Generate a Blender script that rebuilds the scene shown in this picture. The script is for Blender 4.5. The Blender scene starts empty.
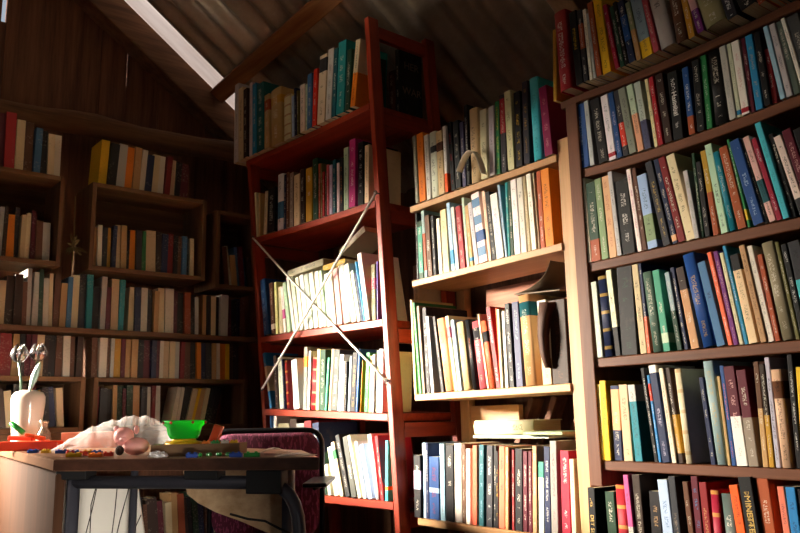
import bpy, bmesh, math, random, re
from mathutils import Vector, Matrix
random.seed(7)
S = bpy.context.scene
COL = S.collection
PI = math.pi

# ------------------------------------------------------------------ camera
FPX = 788.64
CAMZ = 0.815
yaw, pit, rol = math.radians(50.438), math.radians(11.0376), math.radians(-1.2548)
_F = Vector((-math.sin(yaw)*math.cos(pit), math.cos(yaw)*math.cos(pit), math.sin(pit)))
_R0 = Vector((math.cos(yaw), math.sin(yaw), 0)); _U0 = _R0.cross(_F)
_R = _R0*math.cos(rol) + _U0*math.sin(rol)
_U = _U0*math.cos(rol) - _R0*math.sin(rol)
CAM = Vector((0, 0, CAMZ))
cd = bpy.data.cameras.new('camera'); cam = bpy.data.objects.new('camera', cd); COL.objects.link(cam)
cd.sensor_width = 36; cd.lens = FPX/800*36; cd.clip_start = 0.05
m3 = Matrix((_R, _U, -_F)).transposed()
cam.matrix_world = Matrix.Translation(CAM) @ m3.to_4x4()
S.camera = cam

# ------------------------------------------------------------------ light and exposure
S.view_settings.view_transform = 'Standard'; S.view_settings.look = 'None'
S.view_settings.gamma = 1; S.view_settings.use_curve_mapping = False
S.view_settings.exposure = 0.0
S.cycles.use_denoising = True
W = bpy.data.worlds.new('sky'); S.world = W; W.use_nodes = True
_bg = W.node_tree.nodes['Background']; _bg.inputs[0].default_value = (0.75, 0.86, 1.0, 1); _bg.inputs[1].default_value = 0.5
def aim(o, loc, to):
    o.location = loc
    o.rotation_euler = (Vector(to)-Vector(loc)).to_track_quat('-Z', 'Y').to_euler()
_l = bpy.data.lights.new('window_daylight', 'AREA'); _l.shape = 'RECTANGLE'; _l.size = 1.9; _l.size_y = 0.8
_l.energy = 660; _l.spread = math.radians(58); _l.color = (1.0, 0.88, 0.72)
_o = bpy.data.objects.new('window_daylight', _l); COL.objects.link(_o); aim(_o, (-4.4, -1.42, 1.84), (-2.1, 1.6, 1.15))
_g = bpy.data.lights.new('ground_bounce', 'AREA'); _g.shape = 'RECTANGLE'; _g.size = 1.6; _g.size_y = 1.2; _g.energy = 220; _g.spread = math.radians(80); _g.color = (1.0, 0.86, 0.68)
_go = bpy.data.objects.new('ground_bounce', _g); COL.objects.link(_go); aim(_go, (-4.5, -.5, .15), (-2.6, 1.2, 2.5))
_f = bpy.data.lights.new('added_room_fill', 'AREA'); _f.shape = 'RECTANGLE'; _f.size = 1.0; _f.size_y = .8; _f.energy = 4; _f.color = (1.0, 0.90, 0.78)  # weak fill added behind the camera, not a known window
_fo = bpy.data.objects.new('added_room_fill', _f); COL.objects.link(_fo); aim(_fo, (-1.0, -2.12, 1.25), (-2.0, 1.2, .8))
_k = bpy.data.lights.new('low_window_daylight', 'AREA'); _k.shape = 'SQUARE'; _k.size = .3; _k.energy = 1.2; _k.color = (1.0, 0.92, 0.82); _k.spread = math.radians(14)  # narrow beam added to brighten the white board under the table
_ko = bpy.data.objects.new('low_window_daylight', _k); COL.objects.link(_ko); aim(_ko, (1.75, -.55, .40), (-2.25, .75, .50))
_s = bpy.data.lights.new('sun', 'SUN'); _s.energy = 3.0; _s.angle = 0.02; _s.color = (1, 0.94, 0.85)
_so = bpy.data.objects.new('sun', _s); COL.objects.link(_so); aim(_so, (0, 6, 8), (-2, 0, 0))

# ------------------------------------------------------------------ projecting
def ray(px, py): return _R*((px-400)/FPX) + _U*(-(py-266.5)/FPX) + _F
def hit(px, py, ax, val):
    d = ray(px, py); return CAM + d*((val-CAM[ax])/d[ax])
def proj(p):
    v = Vector(p)-CAM; z = v.dot(_F); return 400+FPX*v.dot(_R)/z, 266.5-FPX*v.dot(_U)/z
class Frame:                       # a bookcase's own frame: x along its front, y into it
    def __init__(s, ox, oy, ang):
        s.m = Matrix.Translation((ox, oy, 0)) @ Matrix.Rotation(ang, 4, 'Z'); s.i = s.m.inverted(); s.ang = ang
    def hit(s, px, py, y=0.0):
        o = s.i @ CAM; d = (s.i.to_3x3() @ ray(px, py)); return o + d*((y-o.y)/d.y)
    def w(s, p): return s.m @ Vector(p)

# ------------------------------------------------------------------ materials
def srgb(h):
    c = [int(h[i:i+2], 16)/255 for i in (0, 2, 4)]
    return tuple(x/12.92 if x <= .04045 else ((x+.055)/1.055)**2.4 for x in c)
class NT:
    def __init__(s, name):
        s.m = bpy.data.materials.new(name); s.m.use_nodes = True; s.t = s.m.node_tree
        s.b = s.t.nodes['Principled BSDF']; s.out = s.t.nodes['Material Output']
    def n(s, t, **k):
        x = s.t.nodes.new(t)
        for a, b in k.items(): setattr(x, a, b)
        return x
    def l(s, a, b): s.t.links.new(a, b)
    def math(s, op, a, b=None, clamp=False):
        x = s.n('ShaderNodeMath', operation=op, use_clamp=clamp)
        for i, v in enumerate((a, b)):
            if v is None: continue
            if isinstance(v, (int, float)): x.inputs[i].default_value = v
            else: s.l(v, x.inputs[i])
        return x.outputs[0]
    def mix(s, f, a, b):
        x = s.n('ShaderNodeMix', data_type='RGBA')
        for i, v in ((0, f), (6, a), (7, b)):
            if isinstance(v, (int, float)): x.inputs[i].default_value = v
            elif isinstance(v, tuple): x.inputs[i].default_value = (*v, 1) if len(v) == 3 else v
            else: s.l(v, x.inputs[i])
        return x.outputs[2]
    def noise(s, vec, scale, detail=3, rough=.55, out=0):
        x = s.n('ShaderNodeTexNoise'); x.inputs['Scale'].default_value = scale; x.inputs['Detail'].default_value = detail; x.inputs['Roughness'].default_value = rough
        if vec is not None: s.l(vec, x.inputs['Vector'])
        return x.outputs[out]
def wood(name, c1, c2, axis, rough=.5, fine=1.0, spec=.35, bump=.15, knots=True):
    k = NT(name); tc = k.n('ShaderNodeTexCoord'); mp = k.n('ShaderNodeMapping')
    sc = [26*fine]*3; sc[axis] = 1.6*fine; mp.inputs['Scale'].default_value = sc
    k.l(tc.outputs['Object'], mp.inputs['Vector'])
    a = k.noise(mp.outputs[0], 1.0, 5, .6); b = k.noise(mp.outputs[0], 4.5, 3, .6); c = k.noise(tc.outputs['Object'], 2.2, 3)
    r = k.n('ShaderNodeValToRGB'); r.color_ramp.elements[0].position = .33; r.color_ramp.elements[1].position = .68
    r.color_ramp.elements[0].color = (*c1, 1); r.color_ramp.elements[1].color = (*c2, 1)
    f = k.math('ADD', k.math('MULTIPLY', a, .75), k.math('MULTIPLY', b, .25)); k.l(f, r.inputs[0])
    dark = tuple(x*.45 for x in c1)
    col = k.mix(k.math('MULTIPLY', k.math('SUBTRACT', c, .56, True), 2.2, True), r.outputs[0], dark)
    k.l(col, k.b.inputs['Base Color']); k.b.inputs['Roughness'].default_value = rough; k.b.inputs['Specular IOR Level'].default_value = spec
    bp = k.n('ShaderNodeBump'); bp.inputs['Strength'].default_value = bump; bp.inputs['Distance'].default_value = .002; k.l(f, bp.inputs['Height']); k.l(bp.outputs[0], k.b.inputs['Normal'])
    return k.m
def wset(name, h1, h2, **kw): return [wood(name+'_'+a, srgb(h1), srgb(h2), i, **kw) for i, a in enumerate('xyz')]
RED = wset('red_stained_wood', '6e1c10', 'ae4226', rough=.38)
PINE = wset('pale_pine', 'a87848', 'cc9e6c', rough=.5)
DARK = wset('dark_brown_wood', '4c2a19', '7c4c32', rough=.5, spec=.2)
CRATE = wset('old_crate_wood', '4c3120', '7d5a3a', rough=.7, bump=.3)
PLANK = wset('old_plank_wood', '4a2b1d', '86583e', rough=.7, bump=.5)
PINKP = wset('faded_pink_plank', '8a4d3e', 'c08a74', rough=.8, bump=.4)
BEAM = wset('rough_beam_wood', '543724', '8a6242', rough=.8, bump=.6)
PURL = wset('orange_pine_beam', '7a4a26', 'b07a48', rough=.7, bump=.4)
LAMI = wset('table_wood', '7d5238', 'b08a68', rough=.32, fine=1.6, bump=.05)
PLY = wset('plywood', 'a5825c', 'd0b088', rough=.6, bump=.1)
FLOORM = wset('floor_board_wood', '3d2a1d', '6e4d35', rough=.7, bump=.3)
def plain(name, hexc, rough=.5, metal=0, spec=.5, vary=.12, scale=30, trans=0, bump=0):
    k = NT(name); c = srgb(hexc); tc = k.n('ShaderNodeTexCoord')
    n = k.noise(tc.outputs['Object'], scale, 4)
    k.l(k.mix(n, tuple(max(0, x*(1-vary)) for x in c), tuple(min(1, x*(1+vary)) for x in c)), k.b.inputs['Base Color'])
    k.b.inputs['Roughness'].default_value = rough; k.b.inputs['Metallic'].default_value = metal; k.b.inputs['Specular IOR Level'].default_value = spec
    if trans: k.b.inputs['Transmission Weight'].default_value = trans
    if bump:
        bp = k.n('ShaderNodeBump'); bp.inputs['Strength'].default_value = bump; bp.inputs['Distance'].default_value = .002; k.l(n, bp.inputs['Height']); k.l(bp.outputs[0], k.b.inputs['Normal'])
    return k.m
def cover_material():
    k = NT('book_cover'); oi = k.n('ShaderNodeObjectInfo')
    def at(n, o): x = k.n('ShaderNodeAttribute', attribute_type='OBJECT', attribute_name=n); return x.outputs[o]
    ink = at('ink', 'Color'); band = at('band', 'Color'); rng = at('rng', 'Vector'); txt = at('txt', 'Vector'); dim = at('dim', 'Vector')
    sr = k.n('ShaderNodeSeparateXYZ'); k.l(rng, sr.inputs[0]); st = k.n('ShaderNodeSeparateXYZ'); k.l(txt, st.inputs[0]); sd = k.n('ShaderNodeSeparateXYZ'); k.l(dim, sd.inputs[0])
    uv = k.n('ShaderNodeUVMap', uv_map='sp'); su = k.n('ShaderNodeSeparateXYZ'); k.l(uv.outputs[0], su.inputs[0]); u, v = su.outputs[0], su.outputs[1]
    def between(x, a, b): return k.math('MULTIPLY', k.math('GREATER_THAN', x, a), k.math('LESS_THAN', x, b))
    spine = between(u, 0.0, 1.0)
    vm = k.math('MULTIPLY', v, sd.outputs[1])
    cx = k.n('ShaderNodeCombineXYZ'); k.l(k.math('MULTIPLY', u, 7.0), cx.inputs[0]); k.l(k.math('MULTIPLY', vm, 430), cx.inputs[1]); k.l(sd.outputs[2], cx.inputs[2])
    gl = k.math('GREATER_THAN', k.noise(cx.outputs[0], 1.0, 1, .5), .53)
    cy = k.n('ShaderNodeCombineXYZ'); k.l(k.math('MULTIPLY', vm, 34), cy.inputs[1]); k.l(sd.outputs[2], cy.inputs[0])
    wd = k.math('GREATER_THAN', k.noise(cy.outputs[0], 1.0, 0), .44)
    big = k.math('MULTIPLY', between(u, .31, .69), between(v, st.outputs[0], st.outputs[1]))
    mid = k.math('MULTIPLY', st.outputs[0], .8); sml = k.math('MULTIPLY', between(u, .36, .64), between(v, k.math('MULTIPLY', st.outputs[0], .25), mid))
    tm = k.math('MULTIPLY', k.math('MULTIPLY', k.math('MULTIPLY', gl, wd), spine), k.math('MAXIMUM', big, sml))
    tm = k.math('MULTIPLY', tm, k.math('LESS_THAN', st.outputs[2], .5))
    ring = k.math('MULTIPLY', k.math('GREATER_THAN', st.outputs[2], .5), k.math('LESS_THAN', k.math('ABSOLUTE', k.math('SUBTRACT', k.math('FRACT', k.math('MULTIPLY', v, 4.6)), .5)), .09))
    tm = k.math('MAXIMUM', tm, k.math('MULTIPLY', ring, spine))
    tc = k.n('ShaderNodeTexCoord')
    w1 = k.noise(tc.outputs['Object'], 34, 5, .65); w2 = k.noise(tc.outputs['Object'], 230, 2)
    base = k.mix(k.math('MULTIPLY', between(v, sr.outputs[0], sr.outputs[1]), k.math('LESS_THAN', u, 1.2)), oi.outputs['Color'], band)
    base = k.mix(k.math('MULTIPLY', tm, .6), base, ink)
    base = k.mix(k.math('MULTIPLY', k.math('SUBTRACT', w1, .55, True), 1.1, True), base, (.16, .11, .07))
    base = k.mix(k.math('MULTIPLY', k.math('SUBTRACT', w2, .68, True), .7, True), base, (.62, .55, .45))
    k.l(base, k.b.inputs['Base Color']); k.b.inputs['Roughness'].default_value = .5; k.b.inputs['Specular IOR Level'].default_value = .16
    bp = k.n('ShaderNodeBump'); bp.inputs['Strength'].default_value = .12; bp.inputs['Distance'].default_value = .001; k.l(w1, bp.inputs['Height']); k.l(bp.outputs[0], k.b.inputs['Normal'])
    return k.m
COVER = cover_material()
def pages_material():
    k = NT('old_paper'); tc = k.n('ShaderNodeTexCoord'); mp = k.n('ShaderNodeMapping'); mp.inputs['Scale'].default_value = (900, 14, 14); k.l(tc.outputs['Object'], mp.inputs[0])
    k.l(k.mix(k.noise(mp.outputs[0], 1, 2), srgb('9c8460'), srgb('dccaa4')), k.b.inputs['Base Color']); k.b.inputs['Roughness'].default_value = .9; return k.m
PAPER = pages_material()

# ------------------------------------------------------------------ mesh helpers
def link(name, bm, mat, parent=None, smooth=False, recalc=True):
    if recalc: bmesh.ops.recalc_face_normals(bm, faces=bm.faces[:])
    me = bpy.data.meshes.new(name); bm.to_mesh(me); bm.free()
    for m in (mat if isinstance(mat, (list, tuple)) else [mat]): me.materials.append(m)
    if smooth:
        for p in me.polygons: p.use_smooth = True
    o = bpy.data.objects.new(name, me); COL.objects.link(o)
    if parent: o.parent = parent
    return o
def tag(o, label, cat, group=None, kind=None):
    if label: o['label'] = label
    if cat: o['category'] = cat
    if group: o['group'] = group
    if kind: o['kind'] = kind
    return o
def thing(name, label, cat, mat=None, loc=None, group=None):
    o = bpy.data.objects.new(name, None); COL.objects.link(o); o.empty_display_size = .05
    if mat is not None: o.matrix_world = mat
    if loc is not None: o.location = loc
    return tag(o, label, cat, group)
def struct(name, bm, mat, smooth=False):
    o = link(name, bm, mat, None, smooth); o['kind'] = 'structure'; return o
def box(bm, x0, x1, y0, y1, z0, z1, bev=0.0, M=None):
    vs = [bm.verts.new((x, y, z)) for x in (x0, x1) for y in (y0, y1) for z in (z0, z1)]
    fs = [bm.faces.new([vs[i] for i in f]) for f in ((0, 1, 3, 2), (4, 6, 7, 5), (0, 4, 5, 1), (2, 3, 7, 6), (0, 2, 6, 4), (1, 5, 7, 3))]
    if bev:
        es = list({e for f in fs for e in f.edges})
        r = bmesh.ops.bevel(bm, geom=es, offset=bev, segments=2, affect='EDGES', profile=.6)
        vs = list({v for f in r['faces'] for v in f.verts} | {v for v in vs if v.is_valid})
    if M is not None: bmesh.ops.transform(bm, matrix=M, verts=[v for v in vs if v.is_valid])
    return vs
def beam(bm, a, b, w, t, up=(0, 0, 1), bev=.003):     # box from a to b: w across, t along up
    a, b = Vector(a), Vector(b); z = (b-a); L = z.length; z.normalize(); x = Vector(up).cross(z).normalized(); y = z.cross(x)
    M = Matrix.Translation(a) @ Matrix((x, y, z)).transposed().to_4x4()
    box(bm, -w/2, w/2, -t/2, t/2, 0, L, bev, M)
def tube(bm, pts, r, n=8, cap=True, radii=None):
    pts = [Vector(p) for p in pts]; rings = []; up = None
    for i, p in enumerate(pts):
        d = (pts[min(i+1, len(pts)-1)]-pts[max(i-1, 0)]).normalized()
        if up is None: up = Vector((0, 0, 1)) if abs(d.z) < .9 else Vector((1, 0, 0))
        x = up.cross(d).normalized(); y = d.cross(x); up = y
        rr = radii[i] if radii else r
        rings.append([bm.verts.new(p + (x*math.cos(2*PI*k/n)+y*math.sin(2*PI*k/n))*rr) for k in range(n)])
    for a, b in zip(rings, rings[1:]):
        for k in range(n): bm.faces.new((a[k], a[(k+1) % n], b[(k+1) % n], b[k]))
    if cap: bm.faces.new(rings[0][::-1]); bm.faces.new(rings[-1])
def lathe(bm, prof, n=24, M=None, sx=1, sy=1, caps=True):
    rings = []
    for r, z in prof: rings.append([bm.verts.new((sx*r*math.cos(2*PI*k/n), sy*r*math.sin(2*PI*k/n), z)) for k in range(n)])
    for a, b in zip(rings, rings[1:]):
        for k in range(n): bm.faces.new((a[k], a[(k+1) % n], b[(k+1) % n], b[k]))
    if caps: bm.faces.new(rings[0][::-1]); bm.faces.new(rings[-1])
    if M is not None: bmesh.ops.transform(bm, matrix=M, verts=[v for r in rings for v in r])
def ball(bm, c, rx, ry=None, rz=None, n=12, M=None):
    r = bmesh.ops.create_uvsphere(bm, u_segments=n, v_segments=max(6, n*2//3), radius=1)
    T = Matrix.Translation(c) @ (M or Matrix()) @ Matrix.Diagonal((rx, ry or rx, rz or rx, 1))
    bmesh.ops.transform(bm, matrix=T, verts=r['verts'])
def arc(p, q, c, n=8):                                # bezier quad
    p, q, c = Vector(p), Vector(q), Vector(c); return [p*(1-t)**2 + c*2*t*(1-t) + q*t*t for t in [i/n for i in range(n+1)]]

# ------------------------------------------------------------------ room shell
XL, XR, YB, YF = -3.50, 1.3, 2.42, -1.9
RIDGE_Y, SLOPE = 0.15, 0.70
def roof_z(y): return 2.475 + SLOPE*(1.607-y) if y >= RIDGE_Y else 2.475 + SLOPE*(1.607-RIDGE_Y) - SLOPE*(RIDGE_Y-y)
# floor boards
bm = bmesh.new()
y = YF
while y < YB:
    box(bm, XL, XR, y, min(y+.148, YB), -.03, 0, .002); y += .15
struct('floor', bm, FLOORM[0])
def plank_wall(name, axis, pos, a0, a1, top, mat, pw, thick, gaps=(), outward=1, hole=None, slot=None):
    bm = bmesh.new(); a = a0; i = 0; rnd = random.Random(len(name)*7)
    while a < a1-1e-4:
        w = min(pw*(.8+.4*rnd.random()), a1-a)
        b = a+w; off = rnd.uniform(0, .014)*outward; sp = []
        zt = max(top(a), top(b), top((a+b)/2))
        if hole and b > hole[0] and a < hole[1]:
            if a < hole[0]-1e-4: b = hole[0]; sp = [(0, zt)]
            else:
                b = min(b, hole[1]); sp = [(0, hole[2]), (hole[3], zt)]
        else: sp = [(0, zt)]
        g = .0022
        if slot:
            for (s0, s1, z0, z1) in slot:
                if a < s0 < b: b = s0; 
                if abs(a-s0) < 1e-4: b = s1; sp = [(0, z0), (z1, zt)]; g = 0
        for z0, z1 in sp:
            if axis == 0: box(bm, pos+off, pos+off-thick*outward, a+g*.0, b, z0, z1, .0025)
            else: box(bm, a, b, pos+off, pos+off-thick*outward, z0, z1, .0025)
        a = b; i += 1
    return struct(name, bm, mat)
WIN = (-0.66, 0.32, 0.95, 1.58)
_sa = hit(128, 44, 0, XL); _sb = hit(124, 86, 0, XL)
plank_wall('wall_left', 0, XL, YF, YB, roof_z, PLANK[2], .13, .03, outward=1, hole=WIN, slot=[(_sa.y-.004, _sa.y+.004, _sb.z, _sa.z), (hit(4, 14, 0, XL).y-.01, hit(4, 14, 0, XL).y+.01, hit(4, 22, 0, XL).z, hit(4, 22, 0, XL).z+.3)])
plank_wall('wall_back', 1, YB, XL, XR, lambda a: roof_z(YB)+.02, PLANK[2], .16, .03, outward=-1)
plank_wall('wall_front', 1, YF, XL, XR, lambda a: roof_z(YF)+.02, PLANK[2], .16, .03, outward=1, hole=(-1.5, -.5, .85, 1.65))
plank_wall('wall_right', 0, XR, YF, YB, roof_z, PLANK[2], .16, .03, outward=-1, hole=(-.85, -.25, .2, .7))
# window in the gable wall that lets the daylight in
bm = bmesh.new(); y0, y1, z0, z1 = WIN; f = .05
box(bm, XL-.05, XL+.02, y0, y0+f, z0, z1, .003); box(bm, XL-.05, XL+.02, y1-f, y1, z0, z1, .003)
box(bm, XL-.05, XL+.02, y0+f, y1-f, z0, z0+f, .003); box(bm, XL-.05, XL+.02, y0+f, y1-f, z1-f, z1, .003)
struct('window_1', bm, PLANK[2])
bm = bmesh.new(); y0, y1, z0, z1 = (-1.5, -.5, .85, 1.65)  # unseen opening added for the fill lamp to shine through
for a in ((y0, y0+f, z0, z1), (y1-f, y1, z0, z1), (y0+f, y1-f, z0, z0+f), (y0+f, y1-f, z1-f, z1)): box(bm, a[0], a[1], YF-.05, YF+.02, a[2], a[3], .003)
struct('fill_opening', bm, PLANK[2])
bm = bmesh.new(); y0, y1, z0, z1 = (-.85, -.25, .2, .7)  # unseen low opening added for the beam onto the white board
for a in ((y0, y0+f, z0, z1), (y1-f, y1, z0, z1), (y0+f, y1-f, z0, z0+f), (y0+f, y1-f, z1-f, z1)): box(bm, XR-.02, XR+.05, *a, .003)
struct('window_3', bm, PLANK[2])
# corrugated roof, both slopes
k = NT('corrugated_roofing'); tc = k.n('ShaderNodeTexCoord'); nn = k.noise(tc.outputs['Object'], 7, 6, .7); n2 = k.noise(tc.outputs['Object'], 60, 3)
k.l(k.mix(k.math('ADD', k.math('MULTIPLY', nn, .7), k.math('MULTIPLY', n2, .3)), srgb('6e604f'), srgb('c2b39c')), k.b.inputs['Base Color']); k.b.inputs['Roughness'].default_value = .42; k.b.inputs['Metallic'].default_value = .35
ROOFM = k.m
k = NT('translucent_roofing'); tc = k.n('ShaderNodeTexCoord'); tr = k.n('ShaderNodeBsdfTranslucent'); mx = k.n('ShaderNodeMixShader'); mx.inputs[0].default_value = .8
mp = k.n('ShaderNodeMapping'); mp.inputs['Scale'].default_value = (22, 1.2, 1.2); k.l(tc.outputs['Object'], mp.inputs[0]); k.l(k.mix(k.noise(mp.outputs[0], 1, 4), srgb('7a5a4a'), srgb('ffece2')), tr.inputs[0]); k.b.inputs['Base Color'].default_value = (.6, .55, .48, 1)
k.l(k.b.outputs[0], mx.inputs[1]); k.l(tr.outputs[0], mx.inputs[2]); k.l(mx.outputs[0], k.out.inputs[0]); TRANS = k.m
def corrugated(name, x0, x1, ya, yb, za, zb, mat, thick=True):
    bm = bmesh.new(); n = int((x1-x0)/.0127); sl = Vector((0, yb-ya, zb-za)); nrm = Vector((0, -(zb-za), yb-ya)).normalized()
    if nrm.z < 0: nrm = -nrm
    L = []
    for s in (0, 1):
        for t in (0, 1):
            row = []
            for i in range(n+1):
                x = x0+(x1-x0)*i/n; o = nrm*((.018*math.sin(2*PI*x/.135)+.018) + s*.0025)
                row.append(bm.verts.new(Vector((x, ya+(yb-ya)*t, za+(zb-za)*t))+o))
            L.append(row)
    for i in range(n):
        bm.faces.new((L[0][i], L[0][i+1], L[1][i+1], L[1][i]))
        if thick: bm.faces.new((L[2][i], L[3][i], L[3][i+1], L[2][i+1]))
    return struct(name, bm, mat, True)
XT = -3.285
corrugated('ceiling', XT, XR+.05, RIDGE_Y, YB+.12, roof_z(RIDGE_Y), roof_z(YB+.12), ROOFM)
corrugated('ceiling_clear_strip', XL-.06, XT, RIDGE_Y, YB+.12, roof_z(RIDGE_Y), roof_z(YB+.12), TRANS, False)
corrugated('ceiling_far_slope', XL-.06, XR+.05, YF-.12, RIDGE_Y, roof_z(YF-.12), roof_z(RIDGE_Y), ROOFM)
bm = bmesh.new(); beam(bm, (XL, RIDGE_Y, roof_z(RIDGE_Y)-.06), (XR, RIDGE_Y, roof_z(RIDGE_Y)-.06), .06, .12); struct('trim_ridge', bm, BEAM[0])
# rafter along the gable, purlin, horizontal log
bm = bmesh.new(); c = .10
beam(bm, (XL+.058, YB-.02, roof_z(YB-.02)-c), (XL+.058, RIDGE_Y, roof_z(RIDGE_Y)-c), .11, .135, up=(0, .57, .82), bev=.008); struct('trim_rafter', bm, BEAM[1])
bm = bmesh.new(); beam(bm, (XL+.058, YF, roof_z(YF)-c), (XL+.058, RIDGE_Y, roof_z(RIDGE_Y)-c), .11, .15, up=(0, -.57, .82), bev=.008); struct('trim_rafter.001', bm, BEAM[1])
yp = 1.645
bm = bmesh.new(); ya, yz = 1.652, 1.652-.045*(XR+3.38); beam(bm, (-3.38, ya, roof_z(ya)-.032), (XR, yz, roof_z(yz)-.032), .08, .045, up=(0, .57, .82), bev=.004); struct('trim_purlin', bm, PURL[0])
bm = bmesh.new(); beam(bm, (-1.45, YB-.02, roof_z(YB-.02)-.11), (-1.45, RIDGE_Y, roof_z(RIDGE_Y)-.11), .08, .08, up=(0, .57, .82), bev=.005); struct('trim_rafter.002', bm, BEAM[1])
lg0 = hit(0, 110, 0, XL+.12); lg1 = hit(231, 153, 0, XL+.12)
bm = bmesh.new(); N = 24; pts = []; rr = []
for i in range(N+1):
    t = -1.2+2.35*i/N; p = lg0.lerp(lg1, t); pts.append((p.x, p.y, p.z+.008*math.sin(i*.9))); rr.append(.05+.004*math.sin(i*1.7))
pts = [p for p in pts if YF < p[1] < YB-.02]; tube(bm, pts, .05, 14, True, rr[:len(pts)]); struct('trim_log', bm, BEAM[1], True)

# ------------------------------------------------------------------ books
PAL = dict(white='e9e5dc', off_white='dcd3c0', cream='dcc9a0', pale_yellow='e3d58f', beige='cbb08a', taupe='8d7c6a', tan='b8905e', peach='e0a878', salmon='d9735c', pale_pink='dca8a2',
  dusty_pink='b8565e', pink='c8508c', magenta='b03070', dark_magenta='7e1c4a', crimson='9c1d35', red='a3222a', bright_red='d0341f', dark_red='7a1a1e', maroon='561524', rust='a04c2a', orange='e0801f', coral='e8684a', vivid_orange='ea5a1c',
  yellow='e6b91e', mustard='b98a2a', olive='625c2e', khaki='a39468', sage='83966e', pale_green='b9cdb0', green='2c7a42', dark_green='203f2c', grey_green='52645a', sea_green='3f8f76',
  teal='1f808a', dark_teal='1a5058', turquoise='45b7bf', pale_blue='9fb9d6', steel_blue='3f6f96', bright_blue='2b7fae', blue='234a82', navy='1d2747', slate='4a4a66', blue_grey='8ea3a8',
  lavender='b5aec4', violet='6a5aa8', purple='6c2a70', brown='5e3a26', dark_brown='33211a', pale_grey='bdbcb4', grey='85857f', dark_grey='4b4a4a', charcoal='2d2d31', black='151416')
INKS = dict(PAL, gold='c9a24a', silver='b8b8b8')
LC = {k: srgb(v) for k, v in INKS.items()}
def contrast(c):
    L = sum(LC[c])/3; return 'black' if L > .3 else 'off_white'
def cover_mesh(w, h, d, hard):
    tb = min(.0026 if hard else .0009, w*.22); r = min(.0016, w*.25)
    if hard and w > .012:
        n = 8; bul = min(.006, .16*w); sp = [(w/2-(w/2-.0004)*math.cos(PI*i/n), bul-bul*math.sin(PI*i/n)) for i in range(n+1)]
    else: sp = [(0, r), (r*.3, r*.3), (r, 0), (w-r, 0), (w-r*.3, r*.3), (w, r)]
    n = len(sp)
    O = [(0, d)]+sp+[(w, d)]; cx = w/2
    I = []
    for i, (x, y) in enumerate(O):
        if i in (0, len(O)-1): I.append((x+(tb if x < cx else -tb), y))
        else: I.append((min(max(x, tb), w-tb), y+tb))
    bm = bmesh.new(); uvl = bm.loops.layers.uv.new('sp'); V = []
    for z in (0, h): V.append(([bm.verts.new((*p, z)) for p in O], [bm.verts.new((*p, z)) for p in I]))
    def uu(i): return -.5 if i == 0 else (1.5 if i == len(O)-1 else (i-1)/(n-1)*.998+.001 if False else max(.001, min(.999, O[i][0]/w)))
    def face(vs, uvs, sm=False):
        f = bm.faces.new(vs); f.smooth = sm
        for l, q in zip(f.loops, uvs): l[uvl].uv = q
    for i in range(len(O)-1):
        a, b = uu(i), uu(i+1); side = i == 0 or i == len(O)-2
        if side: a = b = (-.5 if i == 0 else 1.1)
        face((V[0][0][i], V[0][0][i+1], V[1][0][i+1], V[1][0][i]), ((a, 0), (b, 0), (b, 1), (a, 1)), hard and not side)
        face((V[0][1][i+1], V[0][1][i], V[1][1][i], V[1][1][i+1]), ((2, 0),)*4)
        for zi in (0, 1):
            q = (V[zi][0][i], V[zi][1][i], V[zi][1][i+1], V[zi][0][i+1])
            face(q if zi == 0 else q[::-1], ((2, 0),)*4)
    for i in (0, len(O)-1):
        q = (V[0][0][i], V[1][0][i], V[1][1][i], V[0][1][i]); face(q if i == 0 else q[::-1], ((2, 0),)*4)
    return bm, tb, (max(p[1] for p in sp)+tb)
ROWS = {}
def make_book(w, h, d, color, opts, M):
    hard = 'h' in opts
    bm, tb, sp = cover_mesh(w, h, d, hard)
    o = link('book', bm, COVER, None, recalc=True)
    o.matrix_world = M; rnd = random.Random(int(w*1e6)+int(h*1e5))
    o.color = (*[min(1, max(0, c*rnd.uniform(.9, 1.1))) for c in LC[color]], 1)
    o['ink'] = LC[opts.get('i') or contrast(color)]
    b = opts.get('b')
    o['band'] = LC[b[0]] if b else (0., 0., 0.); o['rng'] = (float(b[1]), float(b[2]), 0.) if b else (-1., -1., 0.)
    t0 = rnd.uniform(.25, .42); o['txt'] = (t0, rnd.uniform(.8, .93), 1. if 'r' in opts else 0.)
    o['dim'] = (w, h, rnd.uniform(0, 60))
    bm = bmesh.new(); g = .0035 if hard else .0006
    box(bm, tb+.0001, w-tb-.0001, sp, d-(.004 if hard else .001), g, h-g)
    p = link('page_block', bm, PAPER, o)
    return o
def title(o, text, color, w, h, size, frac=.5, x=None, flip=False):
    cu = bpy.data.curves.new('title', 'FONT'); cu.body = text; cu.size = size; cu.align_x = 'CENTER'; cu.align_y = 'CENTER'; cu.extrude = .0003
    t = bpy.data.objects.new('title', cu); COL.objects.link(t); bpy.context.view_layer.update()
    me = bpy.data.meshes.new_from_object(t); bpy.data.objects.remove(t)
    q = bpy.data.objects.new('title', me); COL.objects.link(q); me.materials.append(INKM(color)); q.parent = o
    q.matrix_local = Matrix.Translation((w*.5 if x is None else x, -.0006, h*frac)) @ Matrix.Rotation(PI/2, 4, 'X') @ Matrix.Rotation(PI/2 if flip else -PI/2, 4, 'Z')
_inks = {}
def INKM(c):
    if c not in _inks: _inks[c] = plain('lettering_'+c, INKS[c], .6, vary=.05)
    return _inks[c]
ORD = 'first second third fourth fifth sixth seventh eighth ninth tenth eleventh twelfth thirteenth fourteenth fifteenth sixteenth'.split()
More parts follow.
